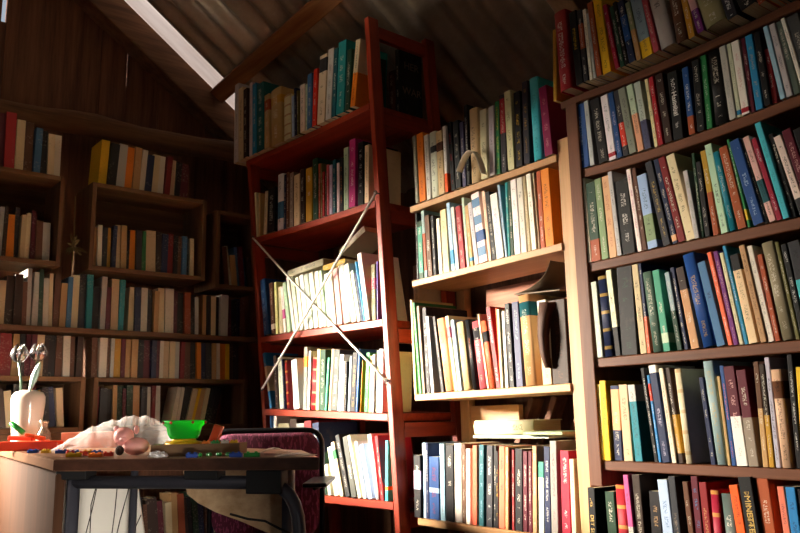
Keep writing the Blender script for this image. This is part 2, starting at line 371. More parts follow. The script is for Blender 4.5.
def parse(txt):
    out = []; crop = (0, 0, 1)
    for line in txt.strip().splitlines():
        for e in line.split(';'):
            e = e.strip()
            if not e: continue
            if e[0] == '@': crop = tuple(float(v) for v in e[1:].split()); continue
            f = e.split(); x0, y0, s = crop; n = [float(v) for v in f[:4]]; op = {}
            for a in f[5:]:
                if a[:2] == 'i:': op['i'] = a[2:]
                elif a[:2] == 'b:': c, p, q = a[2:].split(','); op['b'] = (c, float(p), float(q))
                elif a[:2] == 'z:': op['z'] = float(a[2:])
                elif a[:2] == 'd:': op['d'] = float(a[2:])
                elif a[:2] == 'T:': op['T'] = a[2:].replace('_', ' ')
                elif a[:2] == 'n:': op['n'] = a[2:].replace('_', ' ')
                else:
                    for ch in a: op[ch] = 1
            out.append((x0+n[0]/s, x0+n[1]/s, y0+n[2]/s, x0+n[3]/s, f[4], op))
    return out
def place_row(fr, zf, txt, where, dy=.0, dmax=.17, base_px=None, ext=0.0, group='', xmax=None, xmin=None, zc=None):
    """fr: frame of the bookcase; zf(x): height of the shelf top along its front."""
    spec = parse(txt); recs = []; prev = None
    for (bx0, tx, ty, bx1, color, op) in spec:
        y = dy + op.get('d', 0) + random.uniform(-.004, .004)
        def xat(px):
            lo, hi = -3.0, 3.0
            o = fr.i @ CAM
            for _ in range(48):
                m = (lo+hi)/2
                if proj(fr.w((m, y, zf(m)-0)))[0] < px: lo = m
                else: hi = m
            return (lo+hi)/2
        if base_px is None: x0, x1 = xat(bx0), xat(bx1)
        else: x0, x1 = fr.hit(bx0, base_px, y).x, fr.hit(bx1, base_px, y).x
        if xmin is not None and x0 < xmin: x1 = max(x1, xmin+.012) if prev is None else x1; x0 = xmin
        zb = max(zf(x0), zf(x1)) if base_px is None else fr.hit(bx0, base_px, y).z
        tp = fr.hit(tx, ty, y); a = math.atan2(-(tp.x-x0), tp.z-zb); h = math.hypot(tp.x-x0, tp.z-zb)
        a = max(-.32, min(.32, a))
        if base_px is not None:
            x0 += ext*math.tan(a); x1 += ext*math.tan(a); h += (zb-zf(0))/math.cos(a); zb = zf(0)
        if prev:
            px, pa, ph = prev; hm = min(h, ph)
            if x0-px < hm*(math.tan(a)-math.tan(pa)):          # ease the lean before moving the book
                lim = math.atan(max(0, x0-px)/hm+math.tan(pa)); a = max(lim, a-.09) if a > lim else a
            need = px+max(0, hm*(math.tan(a)-math.tan(pa)))+.0006
            if x0 < need: x0 = need
        if xmax is not None:
            if x1 > xmax: x1 = xmax
            if x1-x0 < .004: continue
        w = max(.0055, (x1-x0)*math.cos(a))
        if zc is not None: h = min(h, (min(zc(x0), zc(x0-h*math.tan(a)))-.026-zb-w*abs(math.sin(a)))/math.cos(a))
        prev = (x0+w/math.cos(a), a, h)
        d = min(dmax-y, max(.105, h*.70)); 
        d = op.get('z', d)
        if a >= 0: loc = (x0, y, zb+.0008)
        else: loc = (x0+w/math.cos(a), y, zb+.0008)
        tilt = (zf(x0+.05)-zf(x0-.05))/.1 if base_px is None else 0
        M = fr.m @ Matrix.Translation(loc) @ Matrix.Rotation(-a, 4, 'Y')
        if a < 0: M = M @ Matrix.Translation((-w, 0, 0))
        o = make_book(w, h, d, color, op, M); recs.append([o, color, w, h, op])
        if 'T' in op: title(o, op['T'], op.get('i') or contrast(color), w, h, min(w*.66, .02), .52)
        if group: o['group'] = group
    # labels: look first, then neighbour, then order among its colour
    hs = sorted(r[3] for r in recs); ws = sorted(r[2] for r in recs); n = len(recs)
    name = lambda c: c.replace('_', ' ')
    D = []
    for o, c, w, h, op in recs:
        s = ('tall ' if h >= hs[int(n*.85)] else 'short ' if h <= hs[int(n*.12)] else '') + ('thick ' if w >= ws[int(n*.85)] else 'thin ' if w <= ws[int(n*.18)] else '')
        kd = 'hardback' if 'h' in op else 'book'
        ex = ' with '+name(op['b'][0])+' patch' if 'b' in op else ' with '+op['i'].replace('_', ' ')+' lettering' if 'i' in op and 'r' not in op else ' with banded spine' if 'r' in op else ''
        D.append((f"{name(c)} {kd}", f"{s}{name(c)} {kd}", f"{s}{name(c)} {kd}{ex}", op.get('n')))
    from collections import Counter
    C = [Counter(d[i] for d in D) for i in range(3)]
    cc = Counter(r[1] for r in recs); seen = Counter(); L = []
    for i, (o, c, w, h, op) in enumerate(recs):
        seen[c] += 1; d = D[i]
        if d[3]: L.append(f"{d[3]}, {where}")
        elif cc[c] == 1: L.append(f"{d[2] if len(d[2].split()) < 7 else d[1]} on the {where}")
        else:
            l = name(recs[i-1][1]) if i else 'shelf end'; r_ = name(recs[i+1][1]) if i < n-1 else 'shelf end'
            key = (l, r_)
            dup = sum(1 for j in range(n) if recs[j][1] == c and ((name(recs[j-1][1]) if j else 'shelf end'), (name(recs[j+1][1]) if j < n-1 else 'shelf end')) == key)
            if dup == 1: L.append(f"{name(c)} {'hardback' if 'h' in op else 'book'} between {l} and {r_}, {where}")
            else: L.append(f"{ORD[seen[c]-1]} {name(c)} book from the left, {where}")
    for r, t in zip(recs, L): tag(r[0], t, 'book')
    ROWS[where] = recs
    return recs

# ------------------------------------------------------------------ bookcases
def line_fn(fr, pl, pr, y=0.0, sag=0.0, lift=0.0):
    a, b = fr.hit(*pl, y), fr.hit(*pr, y)
    def z(x):
        t = (x-a.x)/(b.x-a.x); s = 4*t*(1-t) if 0 < t < 1 else 0
        return a.z+(b.z-a.z)*t + lift - sag*s
    z.a, z.b = a.x, b.x
    return z
def shelf_board(name, zf, x0, x1, y0, y1, t, mat, parent, n=10, lab=None):
    bm = bmesh.new(); R_ = []
    for i in range(n+1):
        x = x0+(x1-x0)*i/n; z = zf(x); e = .002
        R_.append([bm.verts.new(p) for p in ((x, y0, z-t+e), (x, y0, z-e), (x, y0+e, z), (x, y1, z), (x, y1, z-t), (x, y0+e, z-t))])
    for a, b in zip(R_, R_[1:]):
        for k in range(6): bm.faces.new((a[k], b[k], b[(k+1) % 6], a[(k+1) % 6]))
    bm.faces.new(R_[0]); bm.faces.new(R_[-1][::-1])
    o = link(name, bm, mat, parent); 
    if lab: o['label'] = lab
    return o
# --- the dark brown rack nearest the camera
fR = Frame(-1.15, 1.52, math.radians(-3.2))
rack = thing('wall_rack', 'dark brown wooden rack of six crowded bookshelves beside the pale pine bookcase', 'shelf', fR.m)
zR1 = line_fn(fR, (585, 99.4), (800, 7.5), sag=.008, lift=.020)
zR2 = line_fn(fR, (577, 170), (800, 93), sag=.010)
zR3 = line_fn(fR, (584.4, 263.8), (800, 216.6))
zR4 = line_fn(fR, (591.4, 358.6), (800, 339.8))
zR5 = line_fn(fR, (598.7, 460.2), (800, 469))
xl = fR.hit(584.7, 300).x; RX1 = .655
uw = .036
zlo = fR.hit(593, 486).z
bm = bmesh.new(); box(bm, xl-uw/2, xl+uw/2, -.004, .2, zlo, zR1(0)-.02, .002); link('upright', bm, DARK[2], rack)
bm = bmesh.new(); box(bm, RX1, RX1+.03, -.004, .2, 0, zR1(.5)-.02, .002); link('upright', bm, DARK[2], rack)
for i, z in enumerate((zR2, zR3, zR4, zR5)):
    shelf_board('shelf', z, xl+uw/2, RX1, .003, .2, .022, DARK[0], rack)
shelf_board('shelf', zR1, xl-.035, RX1+.03, .0, .2, .020, DARK[0], rack)
bm = bmesh.new(); box(bm, xl-uw/2, RX1+.03, .2, .212, zlo, zR1(0)-.02); link('back_panel', bm, DARK[0], rack)
# --- plank shelf under the rack
low = thing('plank_shelf', 'low plank shelf of books under the dark rack, mostly cut off', 'shelf', fR.m)
zL = .468
bm = bmesh.new(); box(bm, xl-.02, RX1, 0, .2, zL-.025, zL, .002); link('shelf', bm, DARK[0], low)
for xx in (xl-.015, RX1-.04):
    bm = bmesh.new(); box(bm, xx, xx+.03, .01, .2, 0, zL-.025, .002); link('upright', bm, DARK[2], low)
place_row(fR, zR1, """@545 0 5.331
44 40 165 62 mustard i:crimson d:.03; 76 42 80 138 red h i:white; 166 125 75 203 black i:yellow n:black_paperback_with_purple_and_yellow_spine_lettering; 206 168 62 230 charcoal b:rust,.45,.8; 232 174 72 254 white; 256 212 80 272 pale_grey i:green; 274 220 25 302 rust
304 232 4 352 yellow i:black; 374 305 35 396 crimson; 398 338 45 424 dark_green; 426 358 20 446 black; 448 383 18 482 navy b:blue,.35,.75; 484 415 30 513 sage b:tan,0,.52
515 438 -12 576 blue_grey b:yellow,0,.26 i:navy n:pale_grey-blue_book_with_a_yellow_foot; 579 508 -20 608 dusty_pink; 612 528 -22 690 pale_grey h
@670 0 5.331
34 -14 -20 92 brown h; 98 50 -20 133 mustard; 145 86 -12 184 purple b:pale_pink,.6,1; 186 128 -20 298 khaki h n:wide_khaki_hardback_with_a_curved_spine; 306 262 -20 362 charcoal i:white; 380 340 -30 462 black; 470 436 -30 512 rust; 520 500 -30 545 orange; 549 538 -20 570 dark_teal; 576 550 -30 640 white; 645 610 -30 700 off_white""",
 'top shelf of the dark rack', xmax=RX1-.004, dy=-.045, dmax=.19)
place_row(fR, zR2, """@560 80 5.331
80 55 125 155 blue i:pale_blue n:blue_book_with_pale_lettering_against_the_upright; 160 122 88 184 pale_grey i:grey; 208 155 92 258 black; 262 212 78 301 white i:grey b:red,.05,.11; 305 252 66 333 blue i:lavender; 336 280 50 366 charcoal b:bright_red,.15,.5; 368 296 40 408 grey i:charcoal; 415 350 25 448 peach b:pale_green,.55,1 
450 390 18 486 pale_grey b:slate,0,.42; 503 448 -5 522 cream; 526 468 -22 550 red; 560 505 -20 600 dark_brown; 606 570 -32 658 black T:Hannibal i:white n:black_book_titled_Hannibal_in_white
@680 20 5.333
48 8 262 82 blue b:rust,0,.27 i:white; 92 60 225 132 black; 140 98 152 174 green i:pale_green; 184 138 150 255 black h; 262 198 135 299 pale_grey i:grey; 302 236 118 327 off_white i:grey b:bright_blue,.03,.09; 330 266 98 372 white i:pale_pink b:red,.03,.09; 378 322 90 400 maroon; 403 333 82 444 bright_blue i:gold; 450 390 75 484 black; 488 428 172 520 dark_red
526 394 60 562 pale_blue i:lavender; 564 450 36 601 pale_grey; 606 470 30 640 grey_green; 646 488 4 672 white i:black; 676 520 0 745 dark_grey; 750 640 -30 800 white i:black""",
 'second shelf of the dark rack', xmax=RX1-.004, zc=zR1, dmax=.19)
place_row(fR, zR3, """@565 155 4.638
90 60 118 122 off_white T:HANNES i:dark_green n:white_book_with_green_lettering_against_the_upright; 123 84 140 166 dark_green b:rust,0,.27; 170 131 118 202 sage; 206 168 106 240 peach i:rust; 243 196 80 263 pale_grey; 266 230 128 326 black i:white; 336 272 76 358 white i:magenta; 361 308 66 380 brown; 384 322 105 430 pale_blue b:sage,.1,.45; 455 361 30 490 charcoal i:gold; 500 406 15 524 navy b:peach,.03,.1; 527 428 10 560 dark_red; 565 467 8 606 cream i:black
@680 110 4.267
50 0 268 82 pale_grey i:sage; 84 42 190 103 dark_green; 106 60 228 129 black; 132 46 196 166 mustard b:rust,0,.5; 174 80 165 206 pale_green i:charcoal; 211 126 190 241 teal h; 246 152 172 285 rust; 288 168 145 302 green b:yellow,.08,.2; 313 198 146 359 blue i:pale_blue n:blue_book_with_a_block_of_pale_print; 362 235 140 376 black; 380 253 130 411 pale_pink b:dark_teal,.22,.48; 414 303 128 437 crimson i:white; 440 313 48 468 turquoise i:teal; 472 372 110 498 black; 510 395 122 546 off_white b:charcoal,0,.2; 550 432 95 592 maroon i:pale_pink; 596 480 90 640 black""",
 'third shelf of the dark rack', xmax=RX1-.004, zc=zR2, dmax=.19)
place_row(fR, zR4, """@570 250 4.438
85 70 155 104 pale_grey i:black; 122 92 146 146 pale_grey i:white; 148 108 124 190 navy hr i:gold; 202 158 94 226 off_white b:black,0,.33; 230 204 82 300 black i:dark_green; 312 256 66 342 beige; 343 289 60 358 navy b:coral,0,.4; 367 318 104 410 grey_green h; 415 364 95 446 sea_green b:pale_green,.1,.22; 476 418 104 498 dark_green b:blue_grey,.5,1; 505 436 84 526 navy; 538 468 84 575 tan b:dark_brown,.72,1
@680 230 4.1
92 4 98 144 blue h i:gold n:tall_blue_hardback_with_yellow_gold_lettering; 152 70 138 187 steel_blue i:navy; 198 110 96 217 coral i:white; 220 135 92 240 purple i:pale_pink; 243 160 98 261 cream; 264 172 70 280 bright_blue; 283 203 108 320 cream b:black,.82,1 i:charcoal; 331 240 68 356 tan i:brown; 361 270 72 388 off_white i:grey; 391 316 105 412 rust; 416 320 62 470 taupe h; 476 388 54 492 olive; 496 412 64 520 black i:white; 524 440 54 575 turquoise b:charcoal,.6,1; 580 490 60 620 grey""",
 'fourth shelf of the dark rack', xmax=RX1-.004, zc=zR3, dmax=.19)
place_row(fR, zR5, """@580 350 4.267
78 62 150 103 pale_yellow i:black; 106 82 133 132 yellow i:charcoal; 146 128 155 182 navy b:peach,.4,.95 n:navy_book_with_a_pinkish_tan_panel; 189 164 150 226 beige i:brown; 236 202 152 268 teal b:pale_grey,.78,1 i:charcoal; 318 257 80 334 black i:white; 336 284 110 348 bright_blue b:bright_red,.7,.9; 350 287 52 384 navy b:white,.92,1 i:lavender; 393 335 82 412 off_white; 416 353 80 442 dark_brown b:mustard,.1,.5; 451 400 84 481 cream hr i:tan n:cream_hardback_with_brown_bands_on_its_spine
@685 340 3.948
103 53 150 122 steel_blue b:navy,0,1; 124 66 86 166 blue_grey h i:gold; 169 125 145 182 tan i:rust; 184 128 105 202 blue i:coral; 204 147 108 249 maroon b:white,0,.49 i:pale_pink n:thick_dark_red_book_with_a_white_lower_half; 252 200 122 292 taupe b:maroon,.5,1; 308 268 88 330 brown b:tan,0,.55; 332 285 98 354 dark_brown b:mustard,0,.5; 357 298 72 378 lavender; 381 330 120 424 beige h b:brown,.7,.88 n:beige_hardback_with_a_brown_spine_label; 440 400 54 462 black i:white; 465 436 110 500 yellow; 505 470 90 550 navy""",
 'fifth shelf of the dark rack', xmax=RX1-.004, zc=zR4, dmax=.19)
place_row(fR, lambda x: zL, """@580 455 6.836
66 50 225 114 black i:gold T:DET_SISTE n:black_book_with_gold_lettering_next_to_the_pine_post; 190 168 250 252 dark_green; 258 234 205 326 red hr i:gold; 330 289 138 366 pink b:pale_grey,.25,.5; 380 345 135 440 dark_brown; 490 470 248 560 black i:tan; 567 526 170 636 pale_blue i:blue; 639 598 148 688 charcoal i:taupe
@680 455 6.667
56 14 180 92 brown; 96 60 143 150 maroon i:bright_blue; 156 118 183 208 dark_red i:tan; 211 187 235 276 crimson hr i:gold; 291 255 258 372 grey_green h; 381 328 203 441 vivid_orange i:black; 444 386 150 532 black T:MINETTE_WALTERS i:gold n:black_book_titled_Minette_Walters_in_gold; 546 494 155 640 rust b:black,.3,.4; 692 648 213 738 salmon i:navy; 742 702 216 806 bright_blue i:navy; 812 775 230 870 black""",
 'plank shelf below the dark rack', xmax=RX1-.004, base_px=532.9, ext=.104, dmax=.19)

# --- the pale pine bookcase in the middle
fM = Frame(-1.86, 1.60, math.radians(-1.6))
pine = thing('pine_bookcase', 'pale pine open bookcase between the red bookcase and the dark rack', 'bookcase', fM.m)
zM1 = line_fn(fM, (413, 206.5), (566.6, 151.4)); zM2 = line_fn(fM, (425.7, 278), (564, 242.7)); zM3 = line_fn(fM, (421.6, 394), (571, 383.4)); zM4 = line_fn(fM, (420, 518), (590, 541))
xpl = -.012+.012; xpr = fM.hit(566.5, 300).x
for xx in (xpl+.012, xpr+.020):
    for yy in ((.1755,) if xx < .2 else (.0, .1755)):
        bm = bmesh.new(); box(bm, xx-.0195, xx+.0195, yy, yy+.03, 0, 1.52 if xx < .2 else 1.53, .003); link('post', bm, PINE[2], pine)
for z in (zM1, zM2, zM3, zM4):
    shelf_board('shelf', z, xpl-.012, xpr-.0005, -.006, .175, .020, PINE[0], pine)
    for xx in (xpr+.020,):
        bm = bmesh.new(); box(bm, xx-.012, xx+.012, .043, .175, z(xx)-.05, z(xx)-.0205, .002); link('rail', bm, PINE[1], pine)
zbm = lambda x: .2
shelf_board('shelf', zbm, xpl+.033, xpr-.0005, .0, .18, .02, PINE[0], pine)
bm = bmesh.new(); box(bm, xpl+.0325, xpl+.24, .185, .205, zM3(.3)-.105, zM3(.3)-.04, .002); link('cross_rail', bm, PINE[0], pine)
bm = bmesh.new(); box(bm, xpl+.10, xpr-.01, .207, .217, zM3(.3)+.12, zM2(.3)-.03, .002); o = link('back_panel', bm, PINKP[0], pine); o['label'] = 'faded pink plank panel'
for t in (.10, .19, .30): 
    bm = bmesh.new(); beam(bm, (xpl+t, .235, zM4(.2)+.02), (xpl+t+.17, .235, zM3(.3)-.02), .05, .02); link('diagonal_brace', bm, PLANK[2], pine)
place_row(fM, zM1, """@405 70 3.811
40 28 255 51 grey; 53 40 250 79 orange i:rust; 83 65 256 99 off_white i:black; 101 90 243 126 white h b:charcoal,.68,.78; 128 116 240 151 beige b:brown,.68,.82; 153 142 218 164 white b:vivid_orange,0,.28; 176 160 205 191 black i:red; 193 181 200 213 charcoal; 217 202 205 233 slate; 235 222 138 248 black i:white; 250 240 155 282 beige h; 290 284 158 314 cream; 322 317 145 342 pale_grey
@480 70 3.81
60 48 128 77 green i:yellow; 81 67 103 101 charcoal b:red,.5,.95; 106 89 88 131 cream; 138 126 90 163 black i:yellow; 168 158 50 190 charcoal i:mustard; 203 184 38 236 turquoise h i:teal; 247 222 72 277 dark_magenta i:pale_pink""",
 'top shelf of the pine bookcase', dy=-.012, dmax=.175)
place_row(fM, zM2, """@405 180 4.842
56 48 160 66 black; 68 56 205 90 dark_green b:sea_green,.1,.9; 94 76 142 108 blue_grey b:rust,.1,.65; 110 84 180 133 brown; 138 123 178 152 black; 165 150 190 181 white; 184 161 153 214 cream i:brown; 224 198 108 241 pale_blue b:bright_blue,.1,.3; 246 220 136 262 off_white; 266 240 133 292 red; 300 271 74 312 pale_green; 314 283 130 331 tan b:bright_blue,.08,.14; 338 302 116 357 pale_grey; 360 316 56 399 white b:blue,.3,.45 n:white_book_with_blue_checks; 404 370 58 419 cream; 421 384 65 443 black
@480 140 3.555
52 26 200 85 white i:pink; 88 58 142 97 pale_blue; 99 86 130 108 teal; 109 96 128 120 dark_green; 123 106 135 144 white i:dark_green; 147 118 110 167 off_white; 169 140 108 181 khaki; 184 160 97 201 white i:black; 203 178 95 213 beige; 215 198 100 231 rust; 233 205 56 263 orange n:orange_book_with_a_grey_cover_at_the_shelf_end""",
 'second shelf of the pine bookcase', zc=zM1, dy=.0, dmax=.175)
place_row(fM, zM3, """@400 285 4.63
66 46 72 76 pale_yellow; 88 55 85 100 green; 105 76 100 116 taupe; 118 98 108 140 black; 144 113 150 158 white; 190 149 150 204 black i:pale_pink; 208 165 163 243 peach h; 253 208 148 268 cream b:dusty_pink,.7,.85; 271 234 165 286 pale_blue i:steel_blue; 289 250 180 326 beige h; 336 298 165 356 black h i:rust; 366 328 175 401 dusty_pink h b:charcoal,.72,.9; 403 356 138 412 cream; 414 372 172 437 coral h b:charcoal,.68,.84; 440 392 108 466 dark_red
@490 260 3.81
14 -6 188 36 vivid_orange; 38 22 190 50 cream; 54 38 198 70 white; 74 47 170 93 black i:white; 101 82 163 126 slate i:blue_grey; 132 100 140 176 tan h b:dark_teal,.76,.92 n:thick_tan_hardback_with_a_dark_label; 202 178 158 236 off_white b:beige,0,.3; 240 222 158 302 dark_brown i:brown n:wide_dark_brown_book_with_its_cover_curling_off""",
 'third shelf of the pine bookcase', zc=zM2, dy=.0, dmax=.175)
place_row(fM, zM4, """@400 425 4.94
70 67 150 103 black b:lavender,.45,.75; 108 102 90 129 pale_blue; 130 124 92 143 navy; 145 142 158 194 blue i:red b:pale_blue,.42,.5; 200 193 95 224 pale_blue i:crimson; 227 225 100 265 black; 270 268 93 305 off_white i:navy; 307 305 95 323 brown; 326 325 120 347 white i:dark_red; 358 358 103 380 coral; 389 390 100 413 dark_teal i:pale_blue; 426 428 103 456 charcoal i:white; 461 462 105 475 black
@490 385 3.6
22 21 240 30 black i:yellow; 32 32 222 53 salmon b:coral,0,1; 55 55 225 66 tan; 68 67 230 77 black; 79 78 235 88 dark_red; 91 90 232 117 black; 119 118 240 135 maroon; 137 135 240 151 crimson b:maroon,0,1; 154 152 220 169 tan; 173 168 278 195 off_white b:sea_green,.78,1; 198 193 223 219 navy i:white; 221 212 203 246 grey i:red; 260 252 238 291 crimson i:white; 296 285 268 312 cream""",
 'fourth shelf of the pine bookcase', zc=zM3, dy=.0, dmax=.175)
def lying(fr, px0, py, px1, y, t, depth, color, label, rot=0.0, tilt=0.0, opts=None, zb=None, h=None):
    a = fr.hit(px0, py, y); b = fr.hit(px1, py, y); L = h or abs(b.x-a.x)
    z = a.z if zb is None else zb
    M = fr.m @ Matrix.Translation(((a.x+b.x)/2, y, z)) @ Matrix.Rotation(rot, 4, 'Z') @ Matrix.Rotation(tilt, 4, 'Y') @ Matrix.Translation((-L/2, 0, 0)) @ Matrix.Rotation(PI/2, 4, 'Y') @ Matrix.Translation((-t, 0, 0))
    o = make_book(t, L, depth, color, opts or {}, M); tag(o, label, 'book'); return o
def tops(where, x0, x1):
    return max((r[0].matrix_world @ Vector((0, 0, r[3]))).z for r in ROWS[where] if x0 <= (r[0].matrix_world.translation.x) <= x1)
for r_ in ROWS['third shelf of the pine bookcase']:
    if 'curling' in (r_[4].get('n') or ''):
        o_ = r_[0]; iv = o_.matrix_world.inverted(); bm = bmesh.new(); rows_ = []
        for (ax, bx, py) in ((539, 556, 302), (537.5, 551, 318), (537.5, 549, 336), (540, 550, 354), (545, 552, 368)):
            dep = -.012-.016*math.sin((py-302)/66*PI)
            rows_.append([bm.verts.new(iv @ fM.w(fM.hit(px_, py, dd))) for px_, dd in ((ax, dep), ((ax+bx)/2, dep-.006), (bx, -.003))])
        for a_, b_ in zip(rows_, rows_[1:]):
            for j in range(2): bm.faces.new((a_[j], a_[j+1], b_[j+1], b_[j]))
        q = link('torn_cover', bm, plain('torn_cover_card', '4a2e20', .7, vary=.25), o_, True); q['label'] = 'dark brown torn cover curling forward'
        mo = q.modifiers.new('thick', 'SOLIDIFY'); mo.thickness = .001
for r_ in ROWS['second shelf of the pine bookcase']:
    if 'checks' in (r_[4].get('n') or ''):
        for v in (.1, .55, .8):
            bm = bmesh.new(); box(bm, .001, r_[2]-.001, -.0006, .0002, r_[3]*v-.001, r_[3]*(v+.12)); link('blue_check', bm, INKM('steel_blue'), r_[0])
w4 = 'fourth shelf of the pine bookcase'
xa = fM.w((fM.hit(474, 440).x, 0, 0)).x; xb = fM.w((fM.hit(560, 440).x, 0, 0)).x
zt = tops(w4, xa, xb)+.004
lying(fM, 474, 440, 548, .03, .008, .13, 'pale_green', 'thin pale green book lying flat across the books of the pine bookcase', 0.02, zb=zt)
lying(fM, 474, 430, 533, .058, .040, .12, 'cream', 'thick cream book lying on the thin green one in the pine bookcase', 0.0, zb=zt+.009, opts={'h': 1})
lying(fM, 520, 436, 566, .01, .009, .11, 'sage', 'small sage book lying flat beside the thick cream book', -.05, zb=zt+.0095, h=.14)
# folded pamphlet on top of the third row and the curling paper of the top row
w3 = 'third shelf of the pine bookcase'
zt = tops(w3, fM.w((fM.hit(510, 300).x, 0, 0)).x, fM.w((fM.hit(556, 300).x, 0, 0)).x)+.002
pam = thing('pamphlet', 'dark folded pamphlet lying over the brown hardbacks in the pine bookcase', 'pamphlet', fM.m @ Matrix.Translation((fM.hit(534, 300).x, .03, zt)))
pm = plain('pamphlet_paper', '6d5a45', .7, vary=.25)
bm = bmesh.new(); box(bm, -.08, .08, -.02, .12, 0, .003, 0, Matrix.Rotation(.06, 4, 'Y')); link('back_leaf', bm, pm, pam)
bm = bmesh.new()
c = arc((-.08, 0, .008), (.055, 0, .078), (.03, 0, .012), 8)
for p, q in zip(c, c[1:]):
    va = [bm.verts.new((p.x, yy, p.z)) for yy in (-.02, .12)]; vb = [bm.verts.new((q.x, yy, q.z)) for yy in (-.02, .12)]
    bm.faces.new((va[0], vb[0], vb[1], va[1]))
bmesh.ops.remove_doubles(bm, verts=bm.verts, dist=1e-5); o = link('front_leaf', bm, pm, pam, True); mo = o.modifiers.new('thick', 'SOLIDIFY'); mo.thickness = .001
# loose cover strip arching out of the top shelf
q0 = fM.hit(459, 172, -.03); q1 = fM.hit(484, 174, -.03); q2 = fM.hit(472, 128, -.05)
bm = bmesh.new(); c = arc((q0.x, -.03, q0.z), (q1.x, -.03, q1.z), (q2.x, -.045, q2.z), 14); n0 = fM.hit(466, 150, -.03)
for p, q in zip(c, c[1:]):
    va = [bm.verts.new((p.x, p.y+s, p.z)) for s in (-.012, .012)]; vb = [bm.verts.new((q.x, q.y+s, q.z)) for s in (-.012, .012)]
    bm.faces.new((va[0], vb[0], vb[1], va[1]))
bmesh.ops.remove_doubles(bm, verts=bm.verts, dist=1e-5); o = link('loose_book_jacket', bm, plain('jacket_paper', 'd8cfbb', .6), None, True); o.matrix_world = fM.m
mo = o.modifiers.new('thick', 'SOLIDIFY'); mo.thickness = .0012; tag(o, 'curled cream book jacket arching out from the top shelf of the pine bookcase', 'paper')

# --- the leaning red bookcase
LIM = {}
fD = Frame(-2.04, 1.56, math.radians(0.8))
redc = thing('red_bookcase', 'leaning red-stained bookcase braced with two crossed cords', 'bookcase', fD.m)
zT1 = line_fn(fD, (250, 159), (368, 103), sag=.006); zT2 = line_fn(fD, (256, 237), (375, 200), sag=.004); zT3 = line_fn(fD, (260.7, 336.8), (382, 319)); zT4 = line_fn(fD, (266, 408.8), (388, 413.5)); zT5 = line_fn(fD, (321.5, 495.3), (395.3, 502.3))
def post_line(pt, pb, zt, zb):
    a, b = fD.hit(*pt), fD.hit(*pb); k = (b.x-a.x)/(b.z-a.z)
    return (a.x+(zt-a.z)*k, zt), (a.x+(zb-a.z)*k, zb), (lambda z: a.x+(z-a.z)*k)
zt = fD.hit(368, 16).z
Rt, Rb, rx = post_line((366, 15), (397.5, 533), zt, 0); Lt, Lb, lx = post_line((248.5, 162), (264.5, 430), zT1(-.8)-.0, 0)
for (t_, b_) in ((Rt, Rb), (Lt, Lb)):
    for yy in (.0, .27):
        bm = bmesh.new(); beam(bm, (b_[0], yy+.0225, b_[1]), (t_[0], yy+.0225, t_[1]), .024, .045, up=(0, 1, 0), bev=.003); link('post', bm, RED[2], redc)
for z in (zT1, zT2, zT3, zT4, zT5):
    zm = z(-.4); shelf_board('shelf', z, lx(zm)+(.0125 if z is not zT1 else -.02), rx(zm)-.0125, .0, .30, .024, RED[0], redc)
    bm = bmesh.new(); beam(bm, (rx(z(0)-.06)+.0, .046, z(0)-.055), (rx(z(0)-.06), .269, z(0)-.055), .022, .045, bev=.002); link('side_rail', bm, RED[1], redc)
    bm = bmesh.new(); beam(bm, (lx(z(-.8)-.06)+.0, .046, z(-.8)-.055), (lx(z(-.8)-.06), .269, z(-.8)-.055), .022, .045, bev=.002); link('side_rail', bm, RED[1], redc)
bm = bmesh.new(); beam(bm, (Rt[0]+.003, .046, zt-.05), (Rt[0]+.003, .269, zt-.05), .022, .045, bev=.002); link('side_rail', bm, RED[1], redc)
zT6f = lambda x: .335
shelf_board('shelf', zT6f, lx(.335)+.0125, rx(.335)-.0125, .0, .30, .024, RED[0], redc)
bm = bmesh.new(); box(bm, -.44, -.41, .26, .285, zT5(-.4)-.02, zT4(-.4)-.025, .002); link('back_strut', bm, RED[2], redc)
place_row(fD, zT1, """@225 30 3.811
33 38 212 48 pale_grey; 50 51 228 68 beige; 70 70 230 84 dark_brown; 92 94 205 102 pale_grey; 104 104 210 118 bright_blue; 119 119 214 147 dark_teal; 150 150 253 168 tan b:rust,.7,.9; 174 172 238 212 tan h b:mustard,.72,.86; 222 222 256 246 cream hr i:rust; 255 253 255 263 pale_blue; 265 262 224 272 navy; 274 272 234 281 olive; 286 286 214 303 off_white; 305 304 212 314 pale_green
@300 0 3.807
25 27 288 43 steel_blue; 45 52 268 60 bright_red; 64 75 220 92 cream b:charcoal,.75,.95; 96 108 194 117 pale_grey; 118 121 195 134 dark_teal; 136 147 168 166 teal; 170 180 195 187 dark_green; 190 212 158 212 cream z:.06 b:orange,0,.5; 214 232 168 222 pale_blue z:.06; 226 240 180 255 black z:.06""",
 'top shelf of the red bookcase', xmax=rx(zT1(0)+.20)-.055, dy=-.02, dmax=.19)
place_row(fD, zT2, """@240 130 4.638
64 66 294 80 cream i:charcoal; 82 83 298 93 tan; 108 116 288 121 cream; 124 128 280 160 black; 170 172 212 197 white h b:steel_blue,.2,.5; 200 203 210 211 navy; 213 215 200 226 brown; 228 228 204 246 taupe; 250 250 214 276 cream i:black; 280 278 188 300 dark_brown; 305 305 184 334 mustard; 338 337 138 360 dark_green
@310 120 4.846
40 40 215 49 rust; 51 50 213 58 olive; 59 59 254 69 red; 71 70 250 78 dark_green; 80 79 220 90 dusty_pink; 93 93 222 106 lavender; 109 109 197 123 dark_teal; 125 125 213 139 white; 144 143 187 158 black i:orange; 163 163 140 185 pale_green; 188 190 102 218 magenta i:white; 231 232 114 257 black i:white; 263 265 128 284 cream i:brown; 287 290 108 298 orange z:.055""",
 'second shelf of the red bookcase', zc=zT1, xmin=lx(zT2(-.8)-.02)+.024, xmax=rx(zT2(0)+.20)-.0225, dmax=.19)
